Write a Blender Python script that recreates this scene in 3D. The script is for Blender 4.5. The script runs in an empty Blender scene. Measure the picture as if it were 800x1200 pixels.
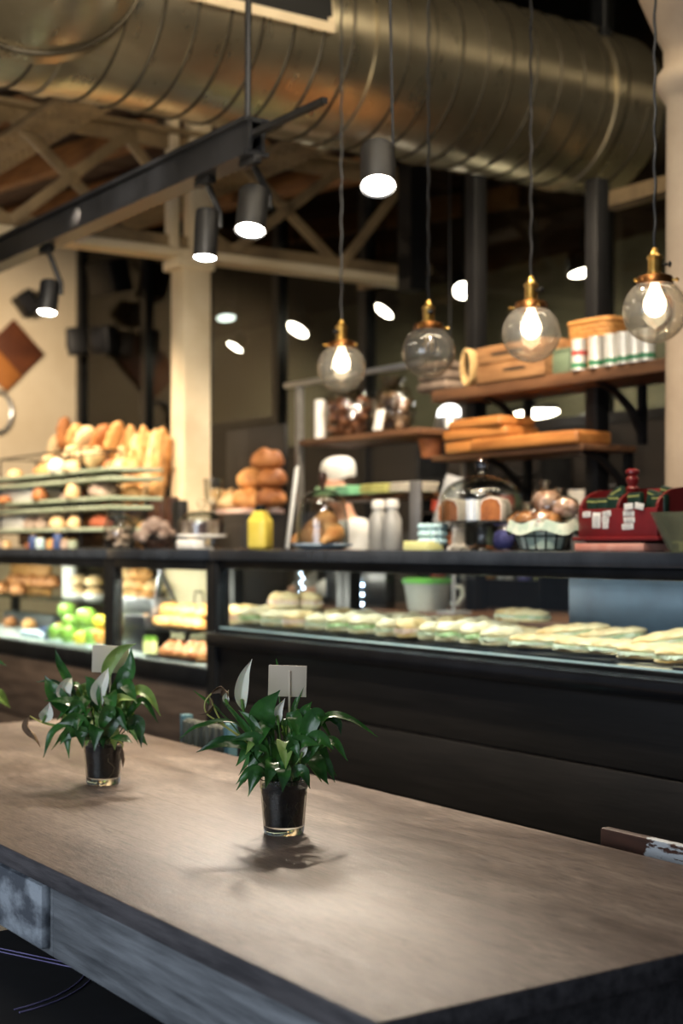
import bpy, bmesh, math, random
from mathutils import Vector, Matrix, noise
R = math.radians
random.seed(7)
SC = bpy.context.scene
COL = SC.collection

# ------------------------------------------------------------------ camera frame: where a pixel of the photo lies in the room
HC, F = 1.30, 1690.0
TH = math.atan(1140/1690)
CS, SN = math.cos(TH), math.sin(TH)
HY = 638.0
FWD, RGT = Vector((-CS, SN, 0)), Vector((SN, CS, 0))
def zY(px, Y): return Y/(SN + CS*(px-400)/F)
def PY(px, py, Y):
    t = (px-400)/F; z = Y/(SN+CS*t)
    return Vector((z*(-CS+SN*t), Y, HC-(py-HY)/F*z))
def PX(px, py, X):
    t = (px-400)/F; z = X/(-CS+SN*t)
    return Vector((X, z*(SN+CS*t), HC-(py-HY)/F*z))
def PZ(px, py, Z):
    t = (px-400)/F; z = (HC-Z)*F/(py-HY)
    return Vector((z*(-CS+SN*t), z*(SN+CS*t), Z))
def XY(px, Y): return PY(px, 600, Y).x

# ------------------------------------------------------------------ materials
def lin(h):
    if isinstance(h, str):
        h = h.lstrip('#'); c = [int(h[i:i+2], 16)/255 for i in (0, 2, 4)]
    else: c = [x/255 for x in h]
    return tuple((x/12.92 if x <= .04045 else ((x+.055)/1.055)**2.4) for x in c) + (1,)
MATS = {}
def nt(name):
    m = bpy.data.materials.new(name); m.use_nodes = True
    n = m.node_tree; n.nodes.clear()
    out = n.nodes.new('ShaderNodeOutputMaterial')
    MATS[name] = m
    return m, n, out
def pb(n, **kw):
    b = n.nodes.new('ShaderNodeBsdfPrincipled')
    for k, v in kw.items(): b.inputs[k.replace('_', ' ')].default_value = v
    return b
def coords(n, scale=(1, 1, 1), rot=(0, 0, 0)):
    t = n.nodes.new('ShaderNodeTexCoord'); m = n.nodes.new('ShaderNodeMapping')
    m.inputs['Scale'].default_value = scale; m.inputs['Rotation'].default_value = rot
    n.links.new(t.outputs['Object'], m.inputs['Vector'])
    return m.outputs['Vector']
def noi(n, vec, scale=5, detail=4, rough=.6, dist=0):
    t = n.nodes.new('ShaderNodeTexNoise')
    t.inputs['Scale'].default_value = scale; t.inputs['Detail'].default_value = detail
    t.inputs['Roughness'].default_value = rough; t.inputs['Distortion'].default_value = dist
    if vec is not None: n.links.new(vec, t.inputs['Vector'])
    return t.outputs['Fac']
def ramp(n, fac, stops):
    r = n.nodes.new('ShaderNodeValToRGB'); e = r.color_ramp.elements
    while len(e) < len(stops): e.new(.5)
    for k, (p, c) in enumerate(stops):
        e[k].position = p; e[k].color = c if len(c) == 4 else tuple(c)+(1,)
    n.links.new(fac, r.inputs['Fac']); return r.outputs['Color']
def mix(n, fac, a, b, blend='MIX'):
    x = n.nodes.new('ShaderNodeMix'); x.data_type = 'RGBA'; x.blend_type = blend
    for s, v in ((x.inputs[0], fac), (x.inputs[6], a), (x.inputs[7], b)):
        if hasattr(v, 'links'): n.links.new(v, s)
        else: s.default_value = v
    return x.outputs[2]
def bump(n, h, b, strength=.3, dist=.01):
    u = n.nodes.new('ShaderNodeBump'); u.inputs['Strength'].default_value = strength
    u.inputs['Distance'].default_value = dist
    n.links.new(h, u.inputs['Height']); n.links.new(u.outputs['Normal'], b.inputs['Normal'])
def M(name, c1, c2=None, rough=.5, metal=0., scale=6, stretch=(1, 1, 1), bmp=0., bscale=None, lo=.35, hi=.65, sss=0., coat=0., spec=.5, detail=5):
    if name in MATS: return MATS[name]
    m, n, out = nt(name)
    b = pb(n, Roughness=rough, Metallic=metal)
    b.inputs['Specular IOR Level'].default_value = spec
    b.inputs['Coat Weight'].default_value = coat
    if sss:
        b.inputs['Subsurface Weight'].default_value = sss
        b.inputs['Subsurface Radius'].default_value = (.02, .012, .006)
    v = coords(n, stretch)
    f = noi(n, v, scale, detail)
    n.links.new(ramp(n, f, [(lo, lin(c1)), (hi, lin(c2 or c1))]), b.inputs['Base Color'])
    if bmp: bump(n, noi(n, v, bscale or scale*4, 4), b, bmp, .004)
    n.links.new(b.outputs[0], out.inputs[0])
    return m
def EMIT(name, col, strength):
    if name in MATS: return MATS[name]
    m, n, out = nt(name)
    e = n.nodes.new('ShaderNodeEmission'); e.inputs[0].default_value = col if len(col) == 4 else tuple(col)+(1,)
    e.inputs[1].default_value = strength
    n.links.new(e.outputs[0], out.inputs[0]); return m
def THIN(name, tint='#ffffff', refl=1.0, rough=.02, edge='#b8c0b8', haze=0.):
    """thin clear sheet: lets light through, mirrors by Fresnel"""
    if name in MATS: return MATS[name]
    m, n, out = nt(name)
    lw = n.nodes.new('ShaderNodeLayerWeight'); lw.inputs[0].default_value = .35
    tc = mix(n, lw.outputs['Facing'], lin(tint), lin(edge))
    tr = n.nodes.new('ShaderNodeBsdfTransparent'); n.links.new(tc, tr.inputs[0])
    gl = n.nodes.new('ShaderNodeBsdfGlossy'); gl.inputs['Roughness'].default_value = rough
    l2 = n.nodes.new('ShaderNodeLayerWeight'); l2.inputs[0].default_value = .5
    pw = n.nodes.new('ShaderNodeMath'); pw.operation = 'POWER'; pw.inputs[1].default_value = 4.5; n.links.new(l2.outputs['Facing'], pw.inputs[0])
    mu = n.nodes.new('ShaderNodeMath'); mu.operation = 'MULTIPLY_ADD'; mu.inputs[1].default_value = .34*refl; mu.inputs[2].default_value = .045*refl; mu.use_clamp = True
    n.links.new(pw.outputs[0], mu.inputs[0])
    ms = n.nodes.new('ShaderNodeMixShader')
    first = tr
    if haze:
        tl = n.nodes.new('ShaderNodeBsdfTranslucent'); df = n.nodes.new('ShaderNodeBsdfDiffuse'); ad = n.nodes.new('ShaderNodeMixShader'); mh = n.nodes.new('ShaderNodeMixShader')
        n.links.new(tl.outputs[0], ad.inputs[1]); n.links.new(df.outputs[0], ad.inputs[2]); ad.inputs[0].default_value = .5
        tl.inputs[0].default_value = df.inputs[0].default_value = lin(tint); mh.inputs[0].default_value = haze
        n.links.new(tr.outputs[0], mh.inputs[1]); n.links.new(ad.outputs[0], mh.inputs[2]); first = mh
    n.links.new(mu.outputs[0], ms.inputs[0]); n.links.new(first.outputs[0], ms.inputs[1]); n.links.new(gl.outputs[0], ms.inputs[2])
    n.links.new(ms.outputs[0], out.inputs[0]); return m

def wood_top():
    m, n, out = nt('table_wood')
    b = pb(n, Roughness=.4)
    v = coords(n, (1.1, 9, 9)); f1 = noi(n, v, 3.0, 8, .62, .5)
    v2 = coords(n, (.9, 2.2, 2)); f2 = noi(n, v2, 2.2, 6, .65, .8)
    v3 = coords(n, (2.5, 60, 60)); f3 = noi(n, v3, 4, 6, .7)
    c = ramp(n, f1, [(.28, lin('#463a36')), (.5, lin('#6a5d56')), (.74, lin('#88796e'))])
    c = mix(n, .55, c, ramp(n, f2, [(.34, lin('#41342f')), (.5, lin('#66584f')), (.66, lin('#9a8c80'))]))
    dk = ramp(n, f3, [(.36, (1, 1, 1)), (.30, (.5, .45, .4))]) if False else ramp(n, f3, [(.30, (.5, .45, .42)), (.46, (1, 1, 1))])
    c = mix(n, .8, c, dk, 'MULTIPLY')
    # scattered dark nicks and pale scuffs of the old top
    v4 = coords(n, (4, 16, 9)); f4 = noi(n, v4, 3, 7, .75)
    c = mix(n, 1, c, ramp(n, f4, [(.33, (.36, .31, .29)), (.42, (1, 1, 1))]), 'MULTIPLY')
    # long plank joints
    w = n.nodes.new('ShaderNodeTexWave'); w.wave_type = 'BANDS'; w.bands_direction = 'Y'
    w.inputs['Scale'].default_value = 1.4; w.inputs['Distortion'].default_value = .08; w.inputs['Detail'].default_value = 2
    n.links.new(coords(n, (1, 1, 1)), w.inputs['Vector'])
    c = mix(n, 1, c, ramp(n, w.outputs['Fac'], [(.0, (.72, .68, .66)), (.003, (1, 1, 1))]), 'MULTIPLY')
    c = mix(n, .9, c, ramp(n, noi(n, coords(n, (3.2, 34, 20)), 6, 6, .72), [(.38, (.34, .3, .28)), (.5, (.95, .95, .95)), (.56, (1, 1, 1)), (.66, (1.5, 1.46, 1.42))]), 'MULTIPLY')
    n.links.new(c, b.inputs['Base Color'])
    n.links.new(ramp(n, f2, [(.3, (.34,)*3), (.7, (.52,)*3)]), b.inputs['Roughness'])
    f5 = noi(n, coords(n, (4, 46, 30)), 5, 6, .75)
    nx = n.nodes.new('ShaderNodeMath'); nx.operation = 'ADD'; n.links.new(f5, nx.inputs[0]); n.links.new(f4, nx.inputs[1])
    bump(n, nx.outputs[0], b, .3, .0025)
    n.links.new(b.outputs[0], out.inputs[0]); return m
WOODTOP = wood_top()
EDGE = M('worn_dark_wood', '#39373a', '#5d5a5c', .6, 0, 4, (1.5, 14, 14), .5, 12)
APRON = M('grey_painted_wood', '#4f5357', '#8a8f93', .55, 0, 3, (1.2, 16, 16), .4, 10)
DRAWF = M('chipped_grey_paint', '#565c64', '#a9b2ba', .5, 0, 9, (1, 2, 2), .7, 16, .4, .6)
BLACKW = M('black_stained_wood', '#0d0b09', '#1a1715', .5, 0, 2.5, (1.2, 9, 14), .2, 9)
BLACKW2 = M('black_lacquer', '#0c0d10', '#15161a', .22, 0, 5)
SLAB = M('dark_stone_top', '#2a2e34', '#383d44', .14, 0, 8)
FRAME = M('dark_metal_frame', '#1c1d1f', '#2b2c2d', .38, .6, 8)
BASEW = M('brown_base_panel', '#3f342c', '#5b4d42', .5, 0, 3, (1, 8, 10), .2)
BLACK = M('black_metal', '#070708', '#0d0d0e', .5, 0, 8, spec=.3)
CREAM = M('cream_paint', '#c9b694', '#d8c8aa', .6, 0, 3, (1, 1, 1), .15, 20)
CREAMW = M('cream_plaster', '#c8b799', '#d3c4a8', .85, 0, 2, (1, 1, 1), .15, 30)
TRUSSM = M('aged_cream_steel', '#6b5a42', '#957f5d', .55, .1, 5, (1, 1, 1), .2)
ROOFW = M('red_brown_boards', '#240f0a', '#3e1c11', .7, 0, 3, (12, 1.2, 4), .3)
RAFTER = M('orange_brown_rafter', '#6a4526', '#8d6236', .65, 0, 3, (1, 10, 10), .3)
DARKC = M('dark_ceiling', '#171311', '#231d1a', .9, 0, 3)
FLOORM = M('worn_concrete', '#2c2926', '#3a3632', .6, 0, 2.5, (1, 1, 1), .2, 20)
OLIVE = M('olive_grey_plaster', '#7f7a66', '#8b8671', .85, 0, 1.4)
BROWNW = M('dark_brown_plaster', '#33241a', '#47331f', .85, 0, 1.4)
DPANEL = M('dark_brown_panel', '#12100e', '#1c1815', .5, 0, 3, (1, 1, 6))
GLASS = THIN('clear_pane', '#ffffff', .9, .01, '#9fb3ac')
GLASSW = THIN('partition_glass', '#d8d8d0', 1.0, .02, '#8a8a80')
GLASSV = THIN('clear_vessel_glass', '#fdfefd', 1.7, .03, '#c9cecb')
GLASSG = THIN('greenish_vessel_glass', '#e6ecdc', 1.4, .03, '#c0c8ae', .12)
GLOBEG = THIN('globe_glass', '#fdfcf9', 1.3, .015, '#cfc7ba', .06)
CELLO = THIN('crinkled_cellophane', '#f2efe8', 2.6, .12, '#c0b8a8')
BRASS = M('aged_brass', '#a27c3c', '#d9b366', .28, 1., 12)
COPPER = M('dark_copper', '#6b4524', '#96653a', .35, 1., 12)
SHELFW = M('shelf_wood', '#4a2f1d', '#6d4a2f', .55, 0, 3, (1.2, 12, 12), .3)
TRAYG = M('sage_glaze', '#8b967e', '#a8b29a', .35, 0, 6)
TRAYD = M('dark_tray', '#1a1a1c', '#262628', .35, .4, 6)
WHITE = M('white_ceramic', '#e4e0d8', '#efece6', .25, 0, 5)
PAPER = M('white_paper', '#dcd8cf', '#ece9e2', .8, 0, 8)
CARD = M('beige_card', '#cdc2ae', '#d6ccb9', .7, 0, 4)
STEEL = M('brushed_steel', '#8d9094', '#b6b9bc', .32, .9, 4, (1, 1, 20))
BREAD = M('bread_crust', '#a8662c', '#dfac6c', .6, 0, 9, (1, 1, 1), .4, 40, .32, .62)
BREADD = M('brown_crust', '#7a4420', '#b87942', .6, 0, 9, (1, 1, 1), .4, 40)
BREADP = M('pale_floured_crust', '#bf8f52', '#ebd3a6', .7, 0, 8, (1, 1, 1), .4, 40)
CRUMB = M('pale_sandwich_bread', '#cdb583', '#e8dcb8', .7, 0, 14, (1, 1, 1), .4, 50)
CRUMBT = M('toasted_sandwich_bread', '#c69c5c', '#e6d3a0', .65, 0, 10, (1, 1, 1), .4, 50)
FILLG = M('lettuce_filling', '#6f9a3c', '#c9d3a0', .5, 0, 30, (1, 1, 1), .5)
FILLP = M('ham_filling', '#b8806c', '#ead3b8', .5, 0, 25, (1, 1, 1), .5)
FILLW = M('cheese_filling', '#d9d2b8', '#9aa874', .5, 0, 25, (1, 1, 1), .5)
CAKE = M('brown_cake_crumb', '#7d4318', '#a8642e', .75, 0, 30, (1, 1, 1), .5)
ICING = M('pale_icing', '#d9cdbd', '#efe6da', .5, 0, 12)
CHOC = M('chocolate', '#2a1710', '#4b2c1d', .4, 0, 18, (1, 1, 1), .4)
COOKIE = M('grey_brown_biscuit', '#7d6454', '#c2ad9b', .7, 0, 20, (1, 1, 1), .5)
APPLE = M('green_apple_skin', '#6c9c34', '#93b858', .25, 0, 5)
LEMON = M('lemon_skin', '#d9c02f', '#e8d75a', .4, 0, 6)
ORANGE = M('orange_skin', '#d8862c', '#e59f45', .4, 0, 10)
STEMM = M('brown_stem', '#4b3a22', '#66502f', .7)
LEAFM = M('dark_green_leaf', '#183f19', '#3c7430', .3, 0, 14, (1, 1, 1), .2, 60, coat=.15)
LEAFP = M('pale_green_leaf', '#5f8a3d', '#9cb763', .4, 0, 12)
SPATHE = M('white_spathe', '#dfe6d0', '#f3f4ec', .45, 0, 10, sss=.1)
WILT = M('withered_brown_spathe', '#4c3a2a', '#8a7257', .7, 0, 20, (1, 1, 1), .5)
STALK = M('green_stalk', '#4d7a34', '#7d9c4e', .45)
SOIL = M('dark_potting_soil', '#050505', '#0d0b0a', .9, 0, 40, (1, 1, 1), 1., 80)
ROOT = M('pale_root', '#6d6a58', '#8f8a74', .7)
RED = M('dark_red_paint', '#5f1417', '#7d1d1e', .3, 0, 6, coat=.3)
PACKG = M('dark_green_packet', '#10231a', '#1d3a2a', .35, 0, 9)
GOLDL = M('gold_stripe', '#8f9350', '#b2b06c', .4)
PINK = M('pink_cover', '#c77f6e', '#dba08e', .6, 0, 12)
CYANP = M('pale_blue_plastic', '#a9cdd2', '#cfe4e4', .5, 0, 16)
BLUEG = M('blue_grey_steel', '#2f3d46', '#435560', .4, .35, 3, (1, 1, 1), .1)
GREENL = M('bright_green_plastic', '#5cab48', '#74c05c', .4)
MILKY = M('milky_plastic', '#a7aca6', '#bcc0b8', .35)
TERRA = M('terracotta', '#7b4423', '#9a5c34', .75, 0, 8)
BOARDW = M('orange_board_wood', '#8d5626', '#b67a3f', .5, 0, 3, (1.4, 12, 12), .2)
CRATEW = M('old_crate_wood', '#6d4a2a', '#987048', .65, 0, 3, (1.4, 12, 12), .3)
WICKER = M('honey_wicker', '#8a5a28', '#bd8847', .6, 0, 40, (1, 1, 3), .6)
ROPE = M('tan_rope', '#8f7448', '#b89a68', .8, 0, 40, (1, 1, 1), .6)
SACK = M('brown_sackcloth', '#4d4036', '#6f6053', .9, 0, 12, (1, 1, 1), .5, 60)
TINW = M('white_tin', '#c9c6bd', '#dedbd3', .3, .3)
TING = M('green_tin_band', '#2d6a45', '#3a8257', .4)
TINR = M('red_tin_mark', '#a33028', '#b8463c', .4)
GREENB = M('grey_green_box', '#4c5a46', '#5f6e56', .6)
CLOTHG = M('mint_cloth', '#7fae7a', '#a4c896', .9, 0, 10)
CLOTHY = M('yellow_green_cloth', '#a9a85a', '#c6c57c', .9, 0, 10)
SKIN = M('skin', '#c78f72', '#dba98c', .5, 0, 6, sss=.1)
CLOTHW = M('white_cotton', '#d4d0c6', '#e8e5dd', .9, 0, 8, (1, 1, 1), .3, 20)
CLOTHK = M('black_cotton', '#0f0f11', '#1a1a1d', .9, 0, 8)
JUICE = M('yellow_juice', '#c9b13f', '#dcc75c', .25, 0, 4)
PURPLE = M('purple_blue_fabric', '#4b4a86', '#6765a3', .7, 0, 8)
YELLOWB = M('pale_yellow_card', '#d6d38a', '#e2e0a4', .7)
NAVY = M('dark_blue_card', '#23345c', '#3a5080', .6, 0, 10)
LBLUE = M('pale_ice_blue', '#bcd3e2', '#dbe8f0', .5, 0, 10)
GREYW = M('weathered_slat_wood', '#3c403a', '#6d7165', .7, 0, 4, (20, 20, 1.5), .4)
TEALP = M('faded_blue_paint', '#4c7580', '#6a929b', .6)
LILAC = M('lilac_piping', '#7a74a8', '#9a94c4', .6)
FLORAL = M('pale_floral_cloth', '#e0e2cc', '#b4c6b2', .85, 0, 18, (1, 1, 1), 0, None, .42, .58)
MARK = M('grey_print', '#6b6b6b', '#7c7c7c', .8)
SEAL = M('dark_seam', '#3c372c', '#4c463a', .5, .7)
def duct_mat():
    m, n, out = nt('galvanised_duct')
    b = pb(n, Roughness=.3, Metallic=.93)
    v = coords(n, (1, .6, 1)); f = noi(n, v, 3, 5, .6, .3)
    n.links.new(ramp(n, f, [(.3, lin('#9b9078')), (.7, lin('#bfb498'))]), b.inputs['Base Color'])
    n.links.new(ramp(n, noi(n, coords(n, (1, 3, 1)), 5, 4), [(.3, (.26,)*3), (.7, (.34,)*3)]), b.inputs['Roughness'])
    bump(n, noi(n, coords(n, (1, 3, 1)), 1.3, 1), b, .08, .03)
    n.links.new(b.outputs[0], out.inputs[0]); return m
DUCT = duct_mat()
def chip_mat():
    m, n, out = nt('chipped_white_paint_on_rust_wood')
    b = pb(n, Roughness=.6)
    f = noi(n, coords(n, (1.5, 6, 6)), 9, 7, .7)
    g = noi(n, coords(n, (1, 8, 8)), 4, 5)
    wd = ramp(n, g, [(.3, lin('#2c1810')), (.7, lin('#563425'))])
    t = n.nodes.new('ShaderNodeTexCoord'); s = n.nodes.new('ShaderNodeSeparateXYZ'); n.links.new(t.outputs['Object'], s.inputs[0])
    mr = n.nodes.new('ShaderNodeMapRange'); n.links.new(s.outputs['X'], mr.inputs[0])
    mr.inputs[1].default_value = -.14; mr.inputs[2].default_value = -.11; mr.inputs[3].default_value = -.45; mr.inputs[4].default_value = .05
    ad = n.nodes.new('ShaderNodeMath'); ad.operation = 'ADD'; n.links.new(f, ad.inputs[0]); n.links.new(mr.outputs[0], ad.inputs[1])
    fac = ramp(n, ad.outputs[0], [(.50, (0, 0, 0)), (.52, (1, 1, 1))])
    n.links.new(mix(n, fac, wd, lin('#b9c0c4')), b.inputs['Base Color'])
    bump(n, fac, b, .4, .002)
    n.links.new(b.outputs[0], out.inputs[0]); return m
CHIP = chip_mat()
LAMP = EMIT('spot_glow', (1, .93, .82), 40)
FILAM = EMIT('bulb_glow', (1, .78, .48), 24)
LEDC = EMIT('cool_led', (.78, .9, 1), 3)
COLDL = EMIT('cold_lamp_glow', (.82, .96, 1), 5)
LEDDOT = EMIT('blue_white_led', (.55, .75, 1), 30)

# ------------------------------------------------------------------ geometry
class G:
    def __init__(s): s.bm = bmesh.new()
    def add(s, other, mtx=None):
        me = bpy.data.meshes.new('t'); other.to_mesh(me); other.free()
        if mtx: me.transform(mtx)
        s.bm.from_mesh(me); bpy.data.meshes.remove(me); return s
    def pyd(s, vs, fs, mtx=None):
        b = bmesh.new(); q = [b.verts.new(v) for v in vs]
        for f in fs:
            try: b.faces.new([q[i] for i in f])
            except ValueError: pass
        return s.add(b, mtx)
    def box(s, c, d, bev=0., rot=None, seg=2):
        b = bmesh.new(); bmesh.ops.create_cube(b, size=1)
        bmesh.ops.scale(b, vec=d, verts=b.verts)
        if bev: bmesh.ops.bevel(b, geom=b.edges[:], offset=min(bev, min(d)*.49), segments=seg, profile=.5, affect='EDGES')
        m = Matrix.Translation(c)
        if rot: m = m @ (rot if isinstance(rot, Matrix) else Matrix.Rotation(rot[2], 4, 'Z') @ Matrix.Rotation(rot[1], 4, 'Y') @ Matrix.Rotation(rot[0], 4, 'X'))
        return s.add(b, m)
    def b2(s, lo, hi, bev=0.):
        return s.box([(a+b)/2 for a, b in zip(lo, hi)], [abs(b-a) for a, b in zip(lo, hi)], bev)
    def lathe(s, prof, n=24, c=(0, 0, 0), mtx=None):
        vs, fs = [], []
        rings = []
        for r, z in prof:
            if r < 1e-6: rings.append([len(vs)]); vs.append((c[0], c[1], c[2]+z))
            else:
                rings.append(list(range(len(vs), len(vs)+n)))
                vs += [(c[0]+r*math.cos(2*math.pi*k/n), c[1]+r*math.sin(2*math.pi*k/n), c[2]+z) for k in range(n)]
        for a, b in zip(rings, rings[1:]):
            for k in range(n):
                j = (k+1) % n
                if len(a) == 1 and len(b) == 1: continue
                if len(a) == 1: fs.append((a[0], b[j], b[k]))
                elif len(b) == 1: fs.append((a[k], a[j], b[0]))
                else: fs.append((a[k], a[j], b[j], b[k]))
        return s.pyd(vs, fs, mtx)
    def tube(s, pts, r, n=8, closed=False, cap=True):
        pts = [Vector(p) for p in pts]; N = len(pts)
        rr = r if isinstance(r, (list, tuple)) else [r]*N
        vs, fs = [], []
        prev = None
        for i, p in enumerate(pts):
            a = pts[(i-1) % N] if (closed or i > 0) else p
            b = pts[(i+1) % N] if (closed or i < N-1) else p
            t = (b-a).normalized()
            if prev is None:
                u = t.orthogonal().normalized()
            else:
                u = (prev - t*prev.dot(t)); u = u.normalized() if u.length > 1e-6 else t.orthogonal().normalized()
            prev = u; w = t.cross(u)
            for k in range(n):
                q = 2*math.pi*k/n
                vs.append(p + (u*math.cos(q)+w*math.sin(q))*rr[i])
        for i in range(N if closed else N-1):
            j = (i+1) % N
            for k in range(n):
                l = (k+1) % n
                fs.append((i*n+k, i*n+l, j*n+l, j*n+k))
        if cap and not closed:
            fs.append(tuple(range(n))[::-1]); fs.append(tuple((N-1)*n+k for k in range(n)))
        return s.pyd(vs, fs)
    def bar(s, a, b, w, h, up=(0, 0, 1)):
        a, b = Vector(a), Vector(b); t = (b-a); L = t.length; t.normalize()
        u = Vector(up); x = t.cross(u).normalized(); u = x.cross(t)
        m = Matrix(((t.x, x.x, u.x, 0), (t.y, x.y, u.y, 0), (t.z, x.z, u.z, 0), (0, 0, 0, 1)))
        return s.box((a+b)/2, (L, w, h), min(w, h)*.08, m)
    def ball(s, c, r, sub=3, amp=0., fr=3., flat=None, seed=0., rot=None):
        b = bmesh.new(); bmesh.ops.create_icosphere(b, subdivisions=sub, radius=1)
        r = (r,)*3 if isinstance(r, (int, float)) else r
        for v in b.verts:
            d = 1 + amp*noise.noise(v.co*fr + Vector((seed, seed*1.7, 0)))
            if flat is not None and v.co.z < flat: v.co.z = flat + (v.co.z-flat)*.15
            v.co = Vector((v.co.x*r[0]*d, v.co.y*r[1]*d, v.co.z*r[2]*d))
        m = Matrix.Translation(c)
        if rot: m = m @ Matrix.Rotation(rot[2], 4, 'Z') @ Matrix.Rotation(rot[1], 4, 'Y') @ Matrix.Rotation(rot[0], 4, 'X')
        return s.add(b, m)
    def loaf(s, L, W, H, c=(0, 0, 0), p=2.6, slash=0, amp=.05, seed=0., bend=0., mtx=None, nu=26, nv=16, taper=1.):
        vs, fs = [], []
        for i in range(nu+1):
            u = -1+2*i/nu
            uu = math.copysign(abs(u)**.8, u) if abs(u) < 1 else u
            rad = max(.0, (1-abs(uu)**p))**(1/2.) * (taper if False else 1)
            rad = max(rad, .02)
            for k in range(nv):
                a = 2*math.pi*k/nv
                y, z = math.cos(a)*rad, math.sin(a)*rad
                if z < 0: z *= .55
                d = 1+amp*noise.noise(Vector((uu*2+seed, y*1.5, z*1.5+seed)))
                if slash and z > .25*rad: d += .09*math.sin((uu*slash+y*.6)*math.pi)*min(1, (1-abs(uu))*3)
                vs.append((uu*L/2, y*W/2*d + bend*(uu*uu), z*H/1.55*d + .55*H/1.55))
        for i in range(nu):
            for k in range(nv):
                l = (k+1) % nv
                fs.append((i*nv+k, (i+1)*nv+k, (i+1)*nv+l, i*nv+l))
        fs.append(tuple(range(nv))); fs.append(tuple(nu*nv+k for k in range(nv))[::-1])
        m = Matrix.Translation(c)
        return s.pyd(vs, fs, (mtx or Matrix()) @ m if mtx else m)
    def build(s, name, mat, parent=None, loc=None, rot=None, ang=.7):
        bm = s.bm
        bmesh.ops.recalc_face_normals(bm, faces=bm.faces)
        for f in bm.faces: f.smooth = True
        for e in bm.edges:
            if len(e.link_faces) == 2 and e.calc_face_angle(0) > ang: e.smooth = False
        me = bpy.data.meshes.new(name); bm.to_mesh(me); bm.free()
        for mm in (mat if isinstance(mat, (list, tuple)) else [mat]): me.materials.append(mm)
        o = bpy.data.objects.new(name, me); COL.objects.link(o)
        if parent: o.parent = parent
        if loc is not None: o.location = loc
        if rot is not None: o.rotation_euler = rot
        return o
def tag(o, label, cat, group=None):
    o['label'] = label; o['category'] = cat
    if group: o['group'] = group
    return o
def thing(name, label, cat, loc=(0, 0, 0), rz=0., group=None, rot=None):
    o = bpy.data.objects.new(name, None); COL.objects.link(o); o.empty_display_size = .05
    o.location = loc; o.rotation_euler = rot or (0, 0, rz)
    return tag(o, label, cat, group)
def struct(name, g, mat, parent=None):
    o = g.build(name, mat, parent)
    if not parent: o['kind'] = 'structure'
    return o
def dup(root, loc, rz=None, label=None, group=None, scale=None, rot=None):
    r = root.copy(); COL.objects.link(r); r.location = loc
    if rz is not None: r.rotation_euler = (0, 0, rz)
    if rot is not None: r.rotation_euler = rot
    if label: r['label'] = label
    if group: r['group'] = group
    if scale: r.scale = (scale,)*3 if isinstance(scale, (int, float)) else scale
    for ch in list(root.children):
        c = ch.copy(); COL.objects.link(c); c.parent = r
        for g in ch.children:
            d = g.copy(); COL.objects.link(d); d.parent = c
    return r
ORD = ['first', 'second', 'third', 'fourth', 'fifth', 'sixth', 'seventh', 'eighth', 'ninth', 'tenth', 'eleventh', 'twelfth', 'thirteenth', 'fourteenth', 'fifteenth']
def spot(loc, target, energy, col, size=60, blend=.5, rad=.04, name='lamp_or_fill_light'):
    l = bpy.data.lights.new(name, 'SPOT'); l.energy = energy; l.color = col; l.spot_size = R(size); l.spot_blend = blend; l.shadow_soft_size = rad
    o = bpy.data.objects.new(name, l); COL.objects.link(o); o.location = loc
    o.rotation_euler = (Vector(target)-Vector(loc)).to_track_quat('-Z', 'Y').to_euler(); return o
def area(loc, target, energy, col, sx, sy, name='window_light'):
    l = bpy.data.lights.new(name, 'AREA'); l.energy = energy; l.color = col; l.shape = 'RECTANGLE'; l.size = sx; l.size_y = sy
    o = bpy.data.objects.new(name, l); COL.objects.link(o); o.location = loc
    o.rotation_euler = (Vector(target)-Vector(loc)).to_track_quat('-Z', 'Y').to_euler(); return o
def point(loc, energy, col, rad=.03, name='bulb_light'):
    l = bpy.data.lights.new(name, 'POINT'); l.energy = energy; l.color = col; l.shadow_soft_size = rad
    o = bpy.data.objects.new(name, l); COL.objects.link(o); o.location = loc; return o
# ------------------------------------------------------------------ the room
YB, XL = 5.1, -11.6            # glazed kitchen partition, left end wall
g = G(); g.b2((-14, -3.2, -.1), (4, 8, 0)); struct('floor', g, FLOORM)
g = G(); g.b2((XL-.2, -3.2, 0), (XL, YB+.05, 5.2)); struct('wall_left', g, CREAMW)
g = G(); g.b2((XL-.2, YB+.05, 0), (XL, 7.4, 5.2)); struct('wall_left_kitchen', g, BROWNW)
g = G(); g.b2((XL, 6.2, 0), (4, 6.4, 3.12)); struct('wall_back', g, OLIVE)
g = G(); g.b2((XL, 6.19, 3.12), (4, 6.4, 5.4)); struct('wall_back_upper', g, BROWNW)
g = G()
for (xa, xb, za, zb) in [(-14.2, -6.85, 4.25, 3.6)]:
    n_ = 22
    for k in range(n_):
        x0, x1 = xa+(xb-xa)*k/n_, xa+(xb-xa)*(k+1)/n_
        z0, z1 = za+(zb-za)*k/n_, za+(zb-za)*(k+1)/n_
        g.pyd([(x0, -3.2, z0), (x1-.015, -3.2, z1), (x1-.015, 7.3, z1), (x0, 7.3, z0), (x0, -3.2, z0+.04), (x1-.015, -3.2, z1+.04), (x1-.015, 7.3, z1+.04), (x0, 7.3, z0+.04)],
              [(0, 1, 2, 3), (7, 6, 5, 4), (0, 4, 5, 1), (1, 5, 6, 2), (2, 6, 7, 3), (3, 7, 4, 0)])
struct('ceiling', g, ROOFW)
g = G(); g.b2((-6.85, -3.2, 4.5), (4, 7.4, 4.6)); g.b2((-6.9, -3.2, 3.62), (-6.84, 7.4, 4.6)); g.b2((-14.2, -3.2, 4.3), (-6.85, 7.4, 4.34)); struct('ceiling_front', g, DARKC)
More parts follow.
